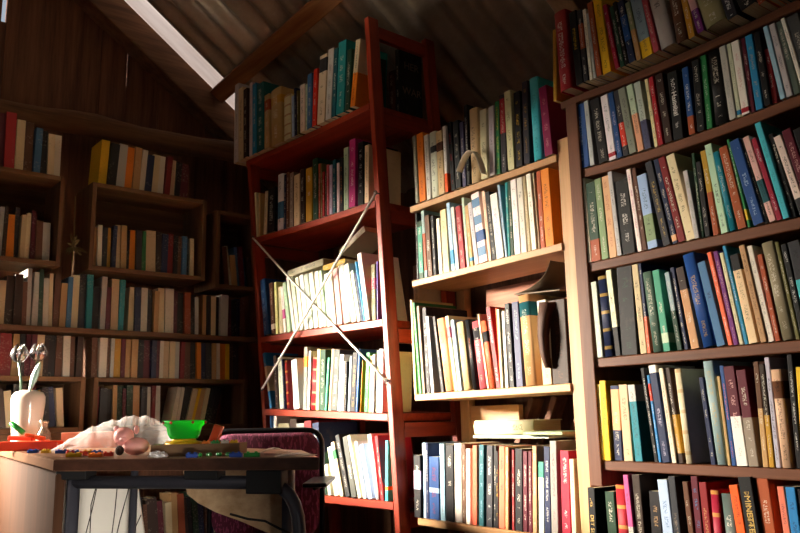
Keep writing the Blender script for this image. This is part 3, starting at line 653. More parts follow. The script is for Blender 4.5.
place_row(fD, zT3, """@245 230 4.447
65 62 228 104 blue h i:pale_blue; 117 106 240 132 brown b:off_white,.1,.2; 136 128 235 147 pale_yellow; 152 142 258 168 cream; 171 154 258 182 white b:pink,.3,.5; 188 166 238 202 pale_green; 212 182 214 224 white i:dark_green; 227 200 214 242 off_white; 246 222 216 260 white i:pink; 264 240 206 282 white; 286 260 204 304 pale_grey; 308 282 196 327 off_white; 331 308 190 347 white i:dark_green; 350 326 186 363 pale_green i:dark_green
@315 230 4.44
54 38 200 74 white; 76 56 194 94 off_white i:dark_green; 97 72 180 121 pale_pink; 125 92 166 158 white h; 161 124 160 184 pale_grey; 188 152 190 202 white; 204 168 195 213 navy; 215 176 145 222 bright_blue; 224 186 110 243 white; 245 242 157 269 olive z:.06 b:crimson,.55,.75; 275 272 140 294 violet z:.055""",
 'third shelf of the red bookcase', zc=zT2, xmin=lx(zT3(-.8)-.02)+.024, xmax=rx(zT3(0)+.20)-.0225, dmax=.19)
place_row(fD, zT4, """@250 330 5.325
106 66 128 118 bright_blue b:cream,.3,.75; 136 122 140 152 dark_brown; 158 146 150 178 white i:navy; 180 166 158 187 navy; 192 176 166 208 dark_red hr i:gold; 233 218 164 263 white i:red; 281 288 94 299 grey b:orange,.68,.85; 302 313 114 315 white; 318 329 148 346 red hr i:cream; 349 358 105 365 pale_yellow; 368 374 110 396 dark_green
@320 330 5.326
20 37 150 34 sea_green; 37 53 105 55 beige; 58 75 110 88 dark_grey; 92 106 134 112 white; 114 122 170 125 cream; 127 131 170 138 black; 142 155 144 158 blue_grey; 160 174 124 185 black i:gold; 188 203 104 199 blue; 201 216 164 215 orange; 234 246 124 254 green i:white; 257 266 140 270 pale_yellow; 272 280 130 285 grey; 288 298 114 312 cream; 310 316 104 332 white z:.06; 344 351 240 359 pale_pink z:.055""",
 'fourth shelf of the red bookcase', zc=zT3, xmin=lx(zT4(-.8)-.02)+.024, xmax=rx(zT4(0)+.20)-.0225, dmax=.19)
place_row(fD, zT5, """@310 410 4.336
-178 -176 20 -166 blue; -162 -160 22 -148 white; -144 -140 60 -95 taupe; -90 -95 40 -60 dark_brown; -55 -60 60 -20 grey; -15 -25 50 15 dark_red; 20 0 60 50 navy; 58 35 190 74 dark_green; 78 58 240 92 pale_grey; 106 74 165 126 off_white; 130 82 148 146 cream b:green,.68,.85; 156 108 114 174 charcoal; 180 140 120 202 dark_grey; 208 160 114 222 off_white; 231 192 140 243 white; 254 214 154 271 pale_blue i:lavender; 284 246 109 302 white h; 307 280 114 320 red; 325 326 134 353 turquoise z:.06 b:orange,.18,.24""",
 'fifth shelf of the red bookcase', zc=zT4, xmin=lx(zT5(-.8)-.02)+.024, xmax=rx(zT5(0)+.20)-.0225, dmax=.19)
# books lying on the third row
w3r = 'third shelf of the red bookcase'
def topz(px0, px1, where, fr): 
    return tops(where, fr.w((fr.hit(px0, 300).x, 0, 0)).x, fr.w((fr.hit(px1, 300).x, 0, 0)).x)
z1 = topz(284, 320, w3r, fD)+.004
lying(fD, 288, 280, 322, .02, .028, .13, 'off_white', 'thick off-white book lying on the white books of the red bookcase', 0.03, -.05, {'h': 1}, z1+.006)
z2 = topz(324, 352, w3r, fD)+.004
lying(fD, 322, 265, 346, .03, .020, .13, 'mustard', 'mustard book lying behind the slanting brown one on the red bookcase', .1, -.08, {}, z2+.006, h=.12)
lying(fD, 338, 262, 368, .0, .022, .12, 'taupe', 'taupe book lying aslant over the white books on the red bookcase', .05, -.42, {}, z2+.062, h=.15)
zl = .336
lying(fD, 318, 520, 352, .02, .018, .17, 'dusty_pink', 'dusty pink magazine at the bottom of the pile low in the red bookcase', .05, 0, {}, zl+.001, h=.24)
lying(fD, 318, 516, 350, .015, .016, .16, 'salmon', 'salmon magazine on top of the pile low in the red bookcase', -.04, 0, {}, zl+.020, h=.22)
lying(fD, 362, 516, 392, .02, .020, .15, 'navy', 'navy book lying under the mustard one low in the red bookcase', .0, 0, {}, zl+.001, h=.2)
lying(fD, 360, 514, 388, .015, .022, .15, 'mustard', 'mustard book lying flat beside the magazines low in the red bookcase', .06, 0, {}, zl+.022, h=.19)
# books seen through the open end of the red bookcase
def end_book(py_base_z, y, h, d, w, color, label, opts=None, x=None):
    M = fD.m @ Matrix.Translation((x if x is not None else rx(py_base_z)-.02-w, y, py_base_z+.001)) @ Matrix.Rotation(.10 if False else 0, 4, 'Y')
    o = make_book(w, h, d, color, opts or {}, M); tag(o, label, 'book'); return o
zz = zT1(-.02)
def side_title(o, text, w, y, z, size):
    title(o, text, 'taupe', w, 1, size); q = [c for c in o.children if c.name.startswith('title')][-1]
    q.matrix_local = Matrix.Translation((w+.0005, y, z)) @ Matrix.Rotation(PI/2, 4, 'Z') @ Matrix.Rotation(PI/2, 4, 'X')
eb = end_book(zz, .175, .27, .11, .022, 'charcoal', 'dark book with pale capitals behind the top row of the red bookcase', x=rx(zz)-.075)
side_title(eb, 'HER', .022, .06, .21, .04); side_title(eb, 'WAR', .022, .06, .11, .04)
end_book(zz, .18, .20, .11, .03, 'brown', 'brown book behind the top row of the red bookcase', x=rx(zz)-.12)
end_book(zT3(-.05), .185, .20, .10, .03, 'beige', 'beige book behind the third row of the red bookcase', x=rx(zT3(0)+.1)-.06)
# crossed cords, each with an eye hook at both ends
cordm = plain('white_cord', 'f0efe6', .6, vary=.1, scale=200); hookm = plain('dark_steel', '5a5550', .35, .9)
def cord(pa, pb, label, y):
    a, b = fD.w(fD.hit(*pa, y)), fD.w(fD.hit(*pb, y))
    bm = bmesh.new(); tube(bm, [a.lerp(b, i/8)+Vector((0, 0, -.004*math.sin(PI*i/8))) for i in range(9)], .0042, 8)
    o = link('brace_cord', bm, cordm, None, True); tag(o, label, 'cord', 'crossed cords')
    for e, f in ((a, b), (b, a)):
        bm = bmesh.new(); tube(bm, [e+Vector((.007*math.cos(t), -.001, .007*math.sin(t))) for t in [2*PI*k/10 for k in range(11)]], .0022, 6, False)
        yb = fD.w((fD.i @ e).xyz*1)
        bm2 = [e+Vector((0, 0.004, 0)), e+Vector((0, .018, 0))]; tube(bm, bm2, .002, 6); link('eye_hook', bm, hookm, o, True)
cord((253, 238), (386.5, 381), 'pale cord running down from the far post across the red bookcase', -.008)
cord((375.5, 193), (262, 389), 'pale cord running up from the far post across the red bookcase', -.018)

# ------------------------------------------------------------------ far gable wall: crates and rows of old books
CX = -3.05                                             # plane of the crate fronts
def L(px, py): return hit(px, py, 0, CX)
def crate(name, pl, pr, zb, zt, label, depth=.2, bottom=True, shelf_only=False):
    y0, y1 = L(*pl).y, L(*pr).y
    e = thing(name, label, 'crate', None, (CX-depth/2, (y0+y1)/2, zb)); t = .018; w = (y1-y0)/2
    for s in (-1, 1):
        bm = bmesh.new(); box(bm, -depth/2, depth/2, min(s*w, s*(w-t)), max(s*w, s*(w-t)), 0, zt-zb, .002); link('side_panel', bm, CRATE[2], e)
    bm = bmesh.new(); box(bm, -depth/2, depth/2, -w+t, w-t, zt-zb-t, zt-zb, .002); link('top_panel', bm, CRATE[1], e)
    bm = bmesh.new(); box(bm, -depth/2, depth/2, -w+t, w-t, 0, t, .002); link('bottom_panel', bm, CRATE[1], e)
    H = zt-zb; n = max(2, int(H/.12)); bm = bmesh.new()
    for i in range(n): box(bm, -depth/2-.008, -depth/2+.002, -w, w, i*H/n+.001, (i+1)*H/n-.001, .001)
    link('back_slat_panel', bm, CRATE[1], e)
    return y0, y1
z_t = 1.76; z_c = 1.428
c1 = crate('wooden_crate', (-22, 167), (66, 177), z_c-.018, z_t, 'old wooden crate under the rough log, its books cut off by the frame')
c2 = crate('wooden_crate', (93, 181.5), (207, 200), z_c-.018, z_t, 'middle wooden crate of books on the dim gable wall')
z3t, z3b = L(218, 210).z, L(222, 284).z
c3 = crate('wooden_crate', (217, 210), (262, 210), z3b-.018, z3t, 'wooden crate half hidden behind the red bookcase')
z_r3 = hit(100, 329, 0, CX).z
z_r4 = 1.0
z_lb = L(40, 428).z
# the long board that carries the third row, on posts
bs = thing('long_shelf', 'dark long board shelf carrying the row of books below the crates', 'shelf')
bm = bmesh.new(); box(bm, CX-.213, CX, L(-32, 300).y, L(262, 330).y, z_r3-.02, z_r3, .002); link('shelf', bm, CRATE[1], bs)
for yy in (L(-30, 300).y, L(86, 330).y, L(258, 330).y):
    bm = bmesh.new(); box(bm, CX-.245, CX-.215, yy, yy+.03, 0, z_c-.018, .002); link('post', bm, CRATE[2], bs)
c4 = crate('wooden_crate', (-30, 374), (86, 380), z_lb-.018, z_r4, 'low wooden crate of slanting books behind the white vase', depth=.2)
c5 = crate('wooden_crate', (94, 380.5), (247, 386), z_lb-.018, z_r4, 'low wooden crate of books behind the plastic bag', depth=.2)
# one board below the low crates with legs to the floor
lb = thing('low_bench', 'plain plank bench under the low crates behind the table', 'bench')
bm = bmesh.new(); box(bm, CX-.2, CX, c4[0], c5[1], z_lb-.045, z_lb-.019, .002); link('plank', bm, CRATE[1], lb)
for yy in (c4[0]+.02, (c4[1]+c5[0])/2-.015, c5[1]-.05):
    for xx in (CX-.19, CX-.03):
        bm = bmesh.new(); box(bm, xx, xx+.025, yy, yy+.03, 0, z_lb-.046, .002); link('leg', bm, CRATE[2], lb)
bm = bmesh.new(); box(bm, CX-.164, CX-.035, c4[0]+.02, c5[1]-.02, .36, .38, .002); link('lower_shelf', bm, CRATE[1], lb)
# rows of books here are past the three hundred largest: one object
FARPAL = ['cream', 'dark_brown', 'black', 'maroon', 'off_white', 'navy', 'brown', 'tan', 'dark_red', 'charcoal', 'pale_grey', 'dark_green', 'mustard', 'beige', 'steel_blue', 'rust', 'yellow', 'teal', 'green', 'red', 'orange', 'white']
FM = []
for c in FARPAL:
    k = NT('far_book_'+c); tc = k.n('ShaderNodeTexCoord'); cc = LC[c]; mp = k.n('ShaderNodeMapping'); mp.inputs['Scale'].default_value = (120, 120, 190); k.l(tc.outputs['Object'], mp.inputs[0])
    g = k.math('GREATER_THAN', k.noise(mp.outputs[0], 1, 1), .6); mp2 = k.n('ShaderNodeMapping'); mp2.inputs['Scale'].default_value = (9, 9, 14); k.l(tc.outputs['Object'], mp2.inputs[0])
    g2 = k.math('GREATER_THAN', k.noise(mp2.outputs[0], 1, 1), .52)
    k.l(k.mix(k.math('MULTIPLY', k.math('MULTIPLY', g, g2), .12), cc, LC[contrast(c)]), k.b.inputs['Base Color']); k.b.inputs['Roughness'].default_value = .55; FM.append(k.m)
FM.append(PAPER)
fb = bmesh.new()
def far_row(y0, y1, z, hmin, hmax, cols=None, lean=0.0, seed=1, fill=.97, x=CX-.03, wmin=.012, wmax=.029):
    r = random.Random(seed); y = y0+.004+max(0, lean)*.2; y1 = y1+min(0, lean)*.2; i = 0
    wts = [7, 7, 10, 5, 5, 5, 6, 5, 4, 7, 4, 4, 2, 4, 2, 2, .4, .8, .4, .8, .5, 1]
    while y < y1-.02:
        if cols:
            if i >= len(cols): break
            cn, w, h = cols[i]
        else: cn = r.choices(FARPAL, wts)[0]; w = r.uniform(wmin, wmax); h = r.uniform(hmin, hmax)
        if y+w > y1-.003: break
        tops_ = [q for q in (z_r3-.021, z_c-.019, z_t-.019, z_r4-.019, z3t-.019, z_lb-.046) if q > z+.08]
        if tops_ and z not in (z_t,): h = min(h, (min(tops_)-z)*.97-.004)
        d = min(.125, h*.65); a = lean*(.7+.6*r.random()) if lean else r.uniform(-.012, .03); x1 = x-r.uniform(0, .018)
        n0 = len(fb.faces); ta = .0012; 
        M = Matrix.Translation((x1, y, z+.001)) @ Matrix.Rotation(a, 4, 'X')
        if a < 0: M = Matrix.Translation((x1, y+w, z+.001)) @ Matrix.Rotation(a, 4, 'X') @ Matrix.Translation((0, -w, 0))
        fb.faces.ensure_lookup_table()
        old = set(fb.faces)
        box(fb, -.0015, 0, .0, w, 0, h, 0, M); box(fb, -d, -.0015, 0, ta, 0, h, 0, M); box(fb, -d, -.0015, w-ta, w, 0, h, 0, M)
        fb.faces.ensure_lookup_table()
        mi = FARPAL.index(cn)
        for f in list(fb.faces)[n0:]: f.material_index = mi
        n1 = len(fb.faces); box(fb, -d+.003, -.0015, ta, w-ta, .0005, h-.003, 0, M)
        for f in list(fb.faces)[n1:]: f.material_index = len(FARPAL)
        y += w+.0012+abs(math.tan(lean))*0; i += 1
P = lambda s: [(e.split()[0], float(e.split()[1])/100, float(e.split()[2])/100) for e in s.split(';')]
far_row(c1[0]+.06, c1[1], z_t, .16, .2, P('maroon 2.6 22;red 3.6 22.5;cream 3.0 20.5;brown 3.2 20.5;steel_blue 2.4 18.5;black 2.4 18;cream 2.4 17;off_white 2.4 17.5;rust 2 17.5;navy 2 18'))
far_row(c2[0]+.03, c2[1], z_t, .16, .2, P('yellow 3.2 19.5;black 3.4 18.5;pale_grey 3.4 19;orange 3 18.5;tan 2.8 18.8;off_white 2.2 18.5;navy 2.6 16.5;cream 3 17.5;off_white 2.4 17.5;dark_red 2.2 17.5;beige 2.2 16.5;black 2.2 16;maroon 3.4 15.5'), lean=-.05)
far_row(c1[0]+.02, c1[1]-.02, z_c, .15, .2, None, seed=5)
far_row(c2[0]+.02, c2[1]-.02, z_c, .16, .2, P('tan 1.8 16;off_white 1.8 17;charcoal 2 16.5;mustard 1.4 16.5;navy 1.6 17.5;beige 1.8 18;tan 2.2 18;black 1.4 16.5;orange 2.4 17;charcoal 2.2 17;green 1.8 17;beige 4 17.5;dark_brown 2 17.5;navy 2.6 17;dark_red 2.4 17.5;black 1.8 17;brown 1.6 16.5;steel_blue 2 17;charcoal 1.4 16.5;cream 1.8 16.5;tan 2.8 14'))
far_row(L(219, 250).y+.015, L(262, 250).y-.02, z3b, .13, .19, None, seed=12, lean=.12)
far_row(L(-28, 300).y, L(130, 329).y, z_r3, .16, .22, None, seed=21)
far_row(L(131, 329).y, L(205, 329).y, z_r3, .17, .2, P('cream 2.2 18;navy 2.4 18;off_white 2.6 18;black 2.2 17.5;tan 2 17;cream 2.6 18.5;off_white 3.6 18.5;maroon 2 18;black 2.6 17.5;rust 2.6 17.5;black 2 17;pale_grey 1.6 16;charcoal 2.6 16.5;maroon 3.2 17;black 2 16.5'))
far_row(L(206, 329).y, L(258, 329).y, z_r3, .16, .19, P('tan 1.8 17.5;charcoal 1.6 17;cream 2.2 17;black 1.6 17;pale_grey 3.4 18;maroon 2 16;black 2 16;navy 2 17;brown 2 17'))
far_row(c4[0]+.01, c4[1]-.005, z_r4, .17, .23, None, seed=33)
far_row(c5[0]+.0, c5[1]-.01, z_r4, .17, .215, None, seed=34)
far_row(c4[0]+.02, c4[1]-.03, z_lb, .13, .17, None, seed=41, lean=.12)
far_row(c5[0]+.02, c5[0]+.30, z_lb, .14, .18, None, seed=42)
far_row(c5[0]+.32, c5[1]-.08, z_lb, .14, .165, None, seed=47, lean=-.2)
far_row(c4[0]+.03, c5[1]-.05, .381, .13, .17, None, seed=44, lean=.1, x=CX-.033)
o = link('book', fb, FM); tag(o, 'rows of old books in the dim crates along the gable wall', 'book', None, 'stuff')
# dried plant hanging between the crates
dp = thing('dried_plant', 'small dried plant with star leaves hanging between two crates', 'plant', None, tuple(L(74, 246)))
dm = plain('dried_leaf', '6d5c34', .8, vary=.3); bm = bmesh.new(); rr = random.Random(4)
for k in range(16):
    a = rr.uniform(0, 2*PI); ln = rr.uniform(.03, .06); e = Vector((rr.uniform(.0, .02), math.cos(a)*ln, math.sin(a)*ln)); n = Vector((0, -math.sin(a), math.cos(a)))*.006
    p = [bm.verts.new(Vector((-.01, 0, 0))), bm.verts.new(e*.5+n), bm.verts.new(e), bm.verts.new(e*.5-n)]; bm.faces.new(p)
link('leaf', bm, dm, dp)
bm = bmesh.new(); tube(bm, [(-.01, 0, -.06), (-.012, .003, 0), (-.02, 0, .2)], .0025, 6); link('stem', bm, dm, dp, True)

# ------------------------------------------------------------------ table
TZ = .753
def camplane(px, py, depth): d = ray(px, py); return CAM + d*(depth/d.dot(Vector((_F.x, _F.y, 0)).normalized()))
fw = Vector((_F.x, _F.y, 0)).normalized()
def Tp(px, py): return hit(px, py, 2, TZ)
P0 = Tp(54, 459.5); P1 = Tp(320, 457.0); P3 = P0 + (Tp(0, 448.4)-P0)*1.12
dirb = Vector((P1.x, P1.y, 0)).normalized(); dirb = Vector((dirb.x*.995-dirb.y*.1, dirb.y*.995+dirb.x*.1, 0)); dirb = dirb if dirb.y > 0 else dirb; P2 = P1 + dirb*.40; P4 = P3 + Vector((.02, .40, 0))
table = thing('table', 'wood topped table with a grey tube frame, scattered with toys', 'table', None, ((P0.x+P2.x)/2, (P0.y+P2.y)/2, 0)); TO = table.location
table_h = TZ
def rel(p): return Vector(p)-TO
TT = .023
def slab(bm, pts, z0, z1, bev=.003):
    a = [bm.verts.new((p.x, p.y, z0)) for p in pts]; b = [bm.verts.new((p.x, p.y, z1)) for p in pts]
    bm.faces.new(a[::-1]); bm.faces.new(b)
    for i in range(len(pts)): bm.faces.new((a[i], a[(i+1) % len(pts)], b[(i+1) % len(pts)], b[i]))
    bmesh.ops.bevel(bm, geom=bm.edges[:], offset=bev, segments=2, affect='EDGES')
bm = bmesh.new(); slab(bm, [rel(p) for p in (P0, P1, P2, P4, P3)], TZ-TT, TZ); link('table_top', bm, wood('table_top_wood', srgb('6a4630'), srgb('8e6a50'), 0, rough=.28, fine=1.6, bump=.05), table)
EDGE = wood('dark_edge_band', srgb('3c241a'), srgb('5c3a2a'), 0, rough=.5, spec=.2)  # dark colour paints the shade on the table's front edge
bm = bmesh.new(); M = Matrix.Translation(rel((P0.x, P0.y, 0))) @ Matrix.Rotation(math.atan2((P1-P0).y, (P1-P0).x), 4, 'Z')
box(bm, .001, (P1-P0).length-.001, -.0025, .0003, TZ-TT+.0012, TZ-.0012, .0005, M); o = link('edge_band', bm, EDGE, table); o['label'] = 'dark brown strip painting the shade on the front edge'
frm = plain('grey_tube_paint', '43434c', .45, .2, vary=.1)
e1 = (P1-P0).normalized(); inn = Vector((-e1.y, e1.x, 0)); e3 = (P3-P0).normalized()
A = P0+e1*.022+inn*.035; B = P1-e1*.085+inn*.035
zr = TZ-TT-.024
r_ = .0125
bm = bmesh.new(); tube(bm, [A+Vector((0, 0, zr-TZ)), B+Vector((0, 0, zr-TZ))-e1*.06]+[p for p in arc(B+Vector((0, 0, zr-TZ))-e1*.05, B+Vector((0, 0, zr-TZ-.09))+e1*.03, B+Vector((0, 0, zr-TZ))+e1*.03, 6)]+[Vector((B.x+e1.x*.03, B.y+e1.y*.03, .0))], r_, 12)
bmesh.ops.translate(bm, verts=bm.verts, vec=-TO); link('frame_rail', bm, frm, table, True)
def tleg(p, z1, r=.016):
    bm = bmesh.new(); tube(bm, [rel((p.x, p.y, 0)), rel((p.x, p.y, z1))], r, 12); link('leg', bm, frm, table, True)
tleg(P0+e1*.022+inn*.035, TZ-TT, .013)
tleg(camplane(133.5, 500, 1.98), TZ-TT, .009)
tleg(P2+Vector((-.03, -.02, 0)), TZ-TT)
# brackets under the top
bmt = plain('black_bracket', '121112', .7)
for t in (.05, .56, .79):
    p = P0.lerp(P1, t)+inn*.035; bm = bmesh.new(); M = Matrix.Translation(rel((p.x, p.y, zr))) @ Matrix.Rotation(math.atan2(e1.y, e1.x), 4, 'Z')
    box(bm, -.036, .036, -.019, .016, .006-(.026 if t > .7 else 0), TZ-TT-zr-.0005, .003, M); link('bracket', bm, bmt, table)
# side leaf of wood under the left edge
n3 = Vector((e3.y, -e3.x, 0)); n3 = n3 if n3.dot(inn) > 0 else -n3
bm = bmesh.new(); a, b = P0+e3*.006+n3*.006, P3+n3*.006
pts = [a, b, b+n3*.018, a+n3*.018]; va = [bm.verts.new(rel((p.x, p.y, .12))) for p in pts]; vb = [bm.verts.new(rel((p.x, p.y, TZ-TT-.006))) for p in pts]
bm.faces.new(va); bm.faces.new(vb[::-1])
for i in range(4): bm.faces.new((va[i], vb[i], vb[(i+1) % 4], va[(i+1) % 4]))
bmesh.ops.bevel(bm, geom=bm.edges[:], offset=.002, segments=2, affect='EDGES'); link('side_leaf', bm, wood('brown_side_leaf', srgb('38200f'), srgb('4c2e1a'), 2, rough=.65, spec=.1, bump=.05), table)
# plywood panel under the top with a rounded lower corner
def extr(bm, pts, off):
    a = [bm.verts.new(p) for p in pts]; b = [bm.verts.new(p+off) for p in pts]
    bm.faces.new(a); bm.faces.new(b[::-1])
    for i in range(len(pts)): bm.faces.new((a[i], b[i], b[(i+1) % len(pts)], a[(i+1) % len(pts)]))
dp_ = 1.86
out = [camplane(px, py, dp_) for px, py in ((181, 486), (286, 486), (286, 545), (268, 533), (240, 521), (215, 512), (198, 503), (187, 494))]
for p in out[:2]: p.z = TZ-TT-.0005
bm = bmesh.new(); extr(bm, [rel(p) for p in out], fw*.012); link('plywood_panel', bm, PLY[0], table)
cm = plain('black_cable', '1a1614', .6)
bm = bmesh.new(); c = [camplane(px, py, dp_-.006) for px, py in ((230, 514), (248, 519), (265, 521), (280, 529), (290, 533), (300, 545))]
tube(bm, c, .0028, 6); link('cable', bm, cm, None, True); o = bpy.data.objects['cable']; tag(o, 'thin black cable hanging across the plywood panel under the table', 'cable')
# white panel standing under the table with dark lines on it
wp = [camplane(px, py, 2.14) for px, py in ((60, 476), (136, 476), (150, 560), (60, 560))]
k = plain('white_board', 'ded8cc', .6, vary=.08, scale=12)
wo = thing('white_board', 'white board with thin dark drawn lines standing beneath the table', 'board', None, (0, 0, 0))
base = [Vector((p.x, p.y, 0)) for p in (wp[3], wp[2])]; base[1] += (base[1]-base[0])*.35
loc = (base[0]+base[1])/2; wo.location = loc
bm = bmesh.new(); extr(bm, [wp[0]-loc, wp[1]-loc, base[1]-loc, base[0]-loc], fw*.008); link('panel', bm, k, wo)
lm = plain('drawn_line', '3a302c', .8)
for pts in (((74, 489), (73, 505), (72, 533), (72, 550)), ((96, 487), (91, 505), (90, 533), (89, 552)), ((99, 478), (92, 510), (86, 533), (83, 552)), ((117, 489), (115, 510), (112, 533), (110, 552)), ((129, 488), (120, 520), (117, 533), (115, 552)), ((141, 515), (136, 526), (133, 540))):
    bm = bmesh.new(); tube(bm, [camplane(px, py, 2.1385)-loc for px, py in pts], .0014, 5); link('drawn_line', bm, lm, wo, True)

# ------------------------------------------------------------------ chair with a maroon back
def cplane(px, py, d): return camplane(px, py, d)
CHD = 2.42
cl, cr = cplane(211, 455, CHD), cplane(322, 455, CHD)
ctop = cplane(270, 430.5, CHD).z
cen = (cl+cr)/2; xax = (cr-cl); cw = xax.length; xax.z = 0; xax.normalize(); yax = Vector((-xax.y, xax.x, 0))
CM_ = Matrix.Translation((cen.x, cen.y, 0)) @ Matrix((xax, yax, Vector((0, 0, 1)))).transposed().to_4x4()
chair = thing('chair', 'chair with a maroon woven back and black metal frame behind the table', 'chair', CM_)
k = NT('maroon_weave'); tc = k.n('ShaderNodeTexCoord'); v1 = k.noise(tc.outputs['Object'], 130, 2); 
mp = k.n('ShaderNodeMapping'); mp.inputs['Scale'].default_value = (160, 160, 50); k.l(tc.outputs['Object'], mp.inputs[0]); v2 = k.noise(mp.outputs[0], 1, 2)
k.l(k.mix(k.math('GREATER_THAN', v2, .55), srgb('5a1a35'), srgb('8a3a5a')), k.b.inputs['Base Color']); k.b.inputs['Roughness'].default_value = .9; MAR = k.m
hw = cw/2-.006; bh = .30
def pad(bm, w, h, t, r, M):
    pts = []
    for cx, cz, a0 in ((w-r, h-r, 0), (-w+r, h-r, 90), (-w+r, r, 180), (w-r, r, 270)):
        for i in range(6):
            a = math.radians(a0+18*i); pts.append((cx+r*math.cos(a), cz+r*math.sin(a)))
    rings = []
    for y, s in ((-t/2, .93), (-t/2+.006, .985), (0, 1), (t/2-.006, .985), (t/2, .93)): rings.append([bm.verts.new((x*s, y, (z-h/2)*s+h/2)) for x, z in pts])
    for a, b in zip(rings, rings[1:]):
        for i in range(len(pts)): bm.faces.new((a[i], a[(i+1) % len(pts)], b[(i+1) % len(pts)], b[i]))
    bm.faces.new(rings[0]); bm.faces.new(rings[-1][::-1]); bmesh.ops.transform(bm, matrix=M, verts=bm.verts[:])
bm = bmesh.new(); pad(bm, hw, bh, .035, .05, Matrix.Translation((0, 0, ctop-.006-bh))); link('backrest', bm, MAR, chair, True)
frb = plain('black_frame', '17161a', .35, .5)
bm = bmesh.new(); H = ctop; x = hw+.006
c = [(-x, 0, .0), (-x, 0, H-.06)]+[tuple(p) for p in arc((-x, 0, H-.05), (-x+.05, 0, H), (-x, 0, H), 5)]+[tuple(p) for p in arc((x-.05, 0, H), (x, 0, H-.05), (x, 0, H), 5)]+[(x, 0, H-.06), (x, 0, 0)]
tube(bm, c, .008, 8); link('back_frame', bm, frb, chair, True)
bm = bmesh.new(); pad(bm, hw, .36, .04, .05, Matrix.Translation((0, -.02, .45)) @ Matrix.Rotation(PI/2, 4, 'X')); link('seat', bm, MAR, chair, True)
for s in (-1, 1):
    bm = bmesh.new(); tube(bm, [(s*(hw-.02), -.33, 0), (s*(hw-.02), -.33, .425)], .009, 8); link('leg', bm, frb, chair, True)
ar = CM_.inverted() @ cplane(324, 479, CHD-.03)
bm = bmesh.new(); box(bm, ar.x-.035, ar.x+.03, -.26, .02, ar.z-.006, ar.z+.006, .005); link('armrest', bm, frb, chair)
bm = bmesh.new(); tube(bm, [(x, -.008, ar.z-.02), (x+.0, -.2, ar.z-.012)], .006, 8); link('arm_support', bm, frb, chair, True)

# ------------------------------------------------------------------ things on the table
def place(px, py): return Tp(px, py)
def onT(p, a=0): return Matrix.Translation((p.x, p.y, TZ+.0005)) @ Matrix.Rotation(a, 4, 'Z')
VA = math.atan2(_R.y, _R.x)                            # direction across the view, used to turn the toys
# vase
pv = place(25, 448.5); dv = (pv-CAM).dot(fw); ppm = FPX/dv
glz = NT('white_glaze'); tc = glz.n('ShaderNodeTexCoord'); glz.l(glz.mix(glz.noise(tc.outputs['Object'], 9, 3), srgb('cfc3b4'), srgb('efe6da')), glz.b.inputs['Base Color']); glz.b.inputs['Roughness'].default_value = .15
vh = 56/ppm; vr = 16.2/ppm
vase = thing('vase', 'white glazed vase with rounded shoulders holding two metal tulips', 'vase', onT(pv, VA))
bm = bmesh.new(); prof = [(vr*.76, 0), (vr*.80, .006), (vr*.88, vh*.4), (vr, vh*.78), (vr*.99, vh*.88), (vr*.86, vh*.96), (vr*.55, vh*.985), (vr*.5, vh), (vr*.44, vh*.995), (vr*.42, vh*.9), (vr*.6, vh*.5), (vr*.6, .02)]
lathe(bm, prof, 32, None, 1, .8); link('body', bm, glz.m, vase, True)
met = plain('tulip_metal', 'c6c2c4', .22, .95, vary=.05); gr = plain('tulip_leaf_metal', 'a9c4b6', .3, .6, vary=.05); stm = plain('tulip_stem_metal', '5f7464', .4, .7)
def tulip(px_b, py_b, px_t, py_t, label, leaf=None, open_=1.0):
    a = camplane(px_b, py_b, dv); b = camplane(px_t, py_t, dv); t = thing('metal_tulip', label, 'flower', Matrix.Translation(a))
    c = b-a; sc = 1/ppm
    bm = bmesh.new(); tube(bm, [(0, 0, -.05), c*.5+Vector((.002, 0, 0)), c], 1.3*sc, 8); link('stem', bm, stm, t, True)
    hh = 18*sc; R0 = 7.2*sc
    for kx in range(5):
        an = 2*PI*kx/5+.3; bm = bmesh.new(); grid = []
        for i in range(8):
            s = i/7; rr = R0*(.25+.95*math.sin(PI*min(1, s*.85+.08)))*(1 if s < .8 else 1+.35*(s-.8)*5*open_*.35); wd = R0*1.1*math.sin(PI*(.08+.9*s))**.8*(1-.15*s); z = hh*s
            row = []
            for j in range(5):
                u = (j-2)/2; th = an+u*wd/max(rr, 1e-4)*.55; row.append(bm.verts.new(c+Vector((rr*math.cos(th), rr*math.sin(th), z-.12*hh*abs(u)*s))))
            grid.append(row)
        for i in range(7):
            for j in range(4): bm.faces.new((grid[i][j], grid[i][j+1], grid[i+1][j+1], grid[i+1][j]))
        o = link('petal', bm, met, t, True); mo = o.modifiers.new('thick', 'SOLIDIFY'); mo.thickness = .0008
    if leaf:
        pts = [camplane(px, py, dv-.03)-a for px, py in leaf[0]]; ws = leaf[1]; bm = bmesh.new(); rows = []
        for i, p in enumerate(pts):
            rows.append([bm.verts.new(p+_R*(s*ws[i]*sc)+fw*(abs(s)*.006)) for s in (-1, 0, 1)])
        for p, q in zip(rows, rows[1:]):
            for j in range(2): bm.faces.new((p[j], p[j+1], q[j+1], q[j]))
        o = link('leaf', bm, gr, t, True); mo = o.modifiers.new('thick', 'SOLIDIFY'); mo.thickness = .0012; mo2 = o.modifiers.new('sub', 'SUBSURF'); mo2.levels = 1; mo2.render_levels = 1
    return t
tulip(22.5, 394, 19, 362, 'upright silver metal tulip with a bare stem in the white vase')
tulip(28, 395, 38, 361, 'silver metal tulip with a broad pale leaf in the white vase', leaf=(((28.5, 393), (32, 382), (36, 370), (40, 361)), (.7, 4.2, 4.2, .6)))
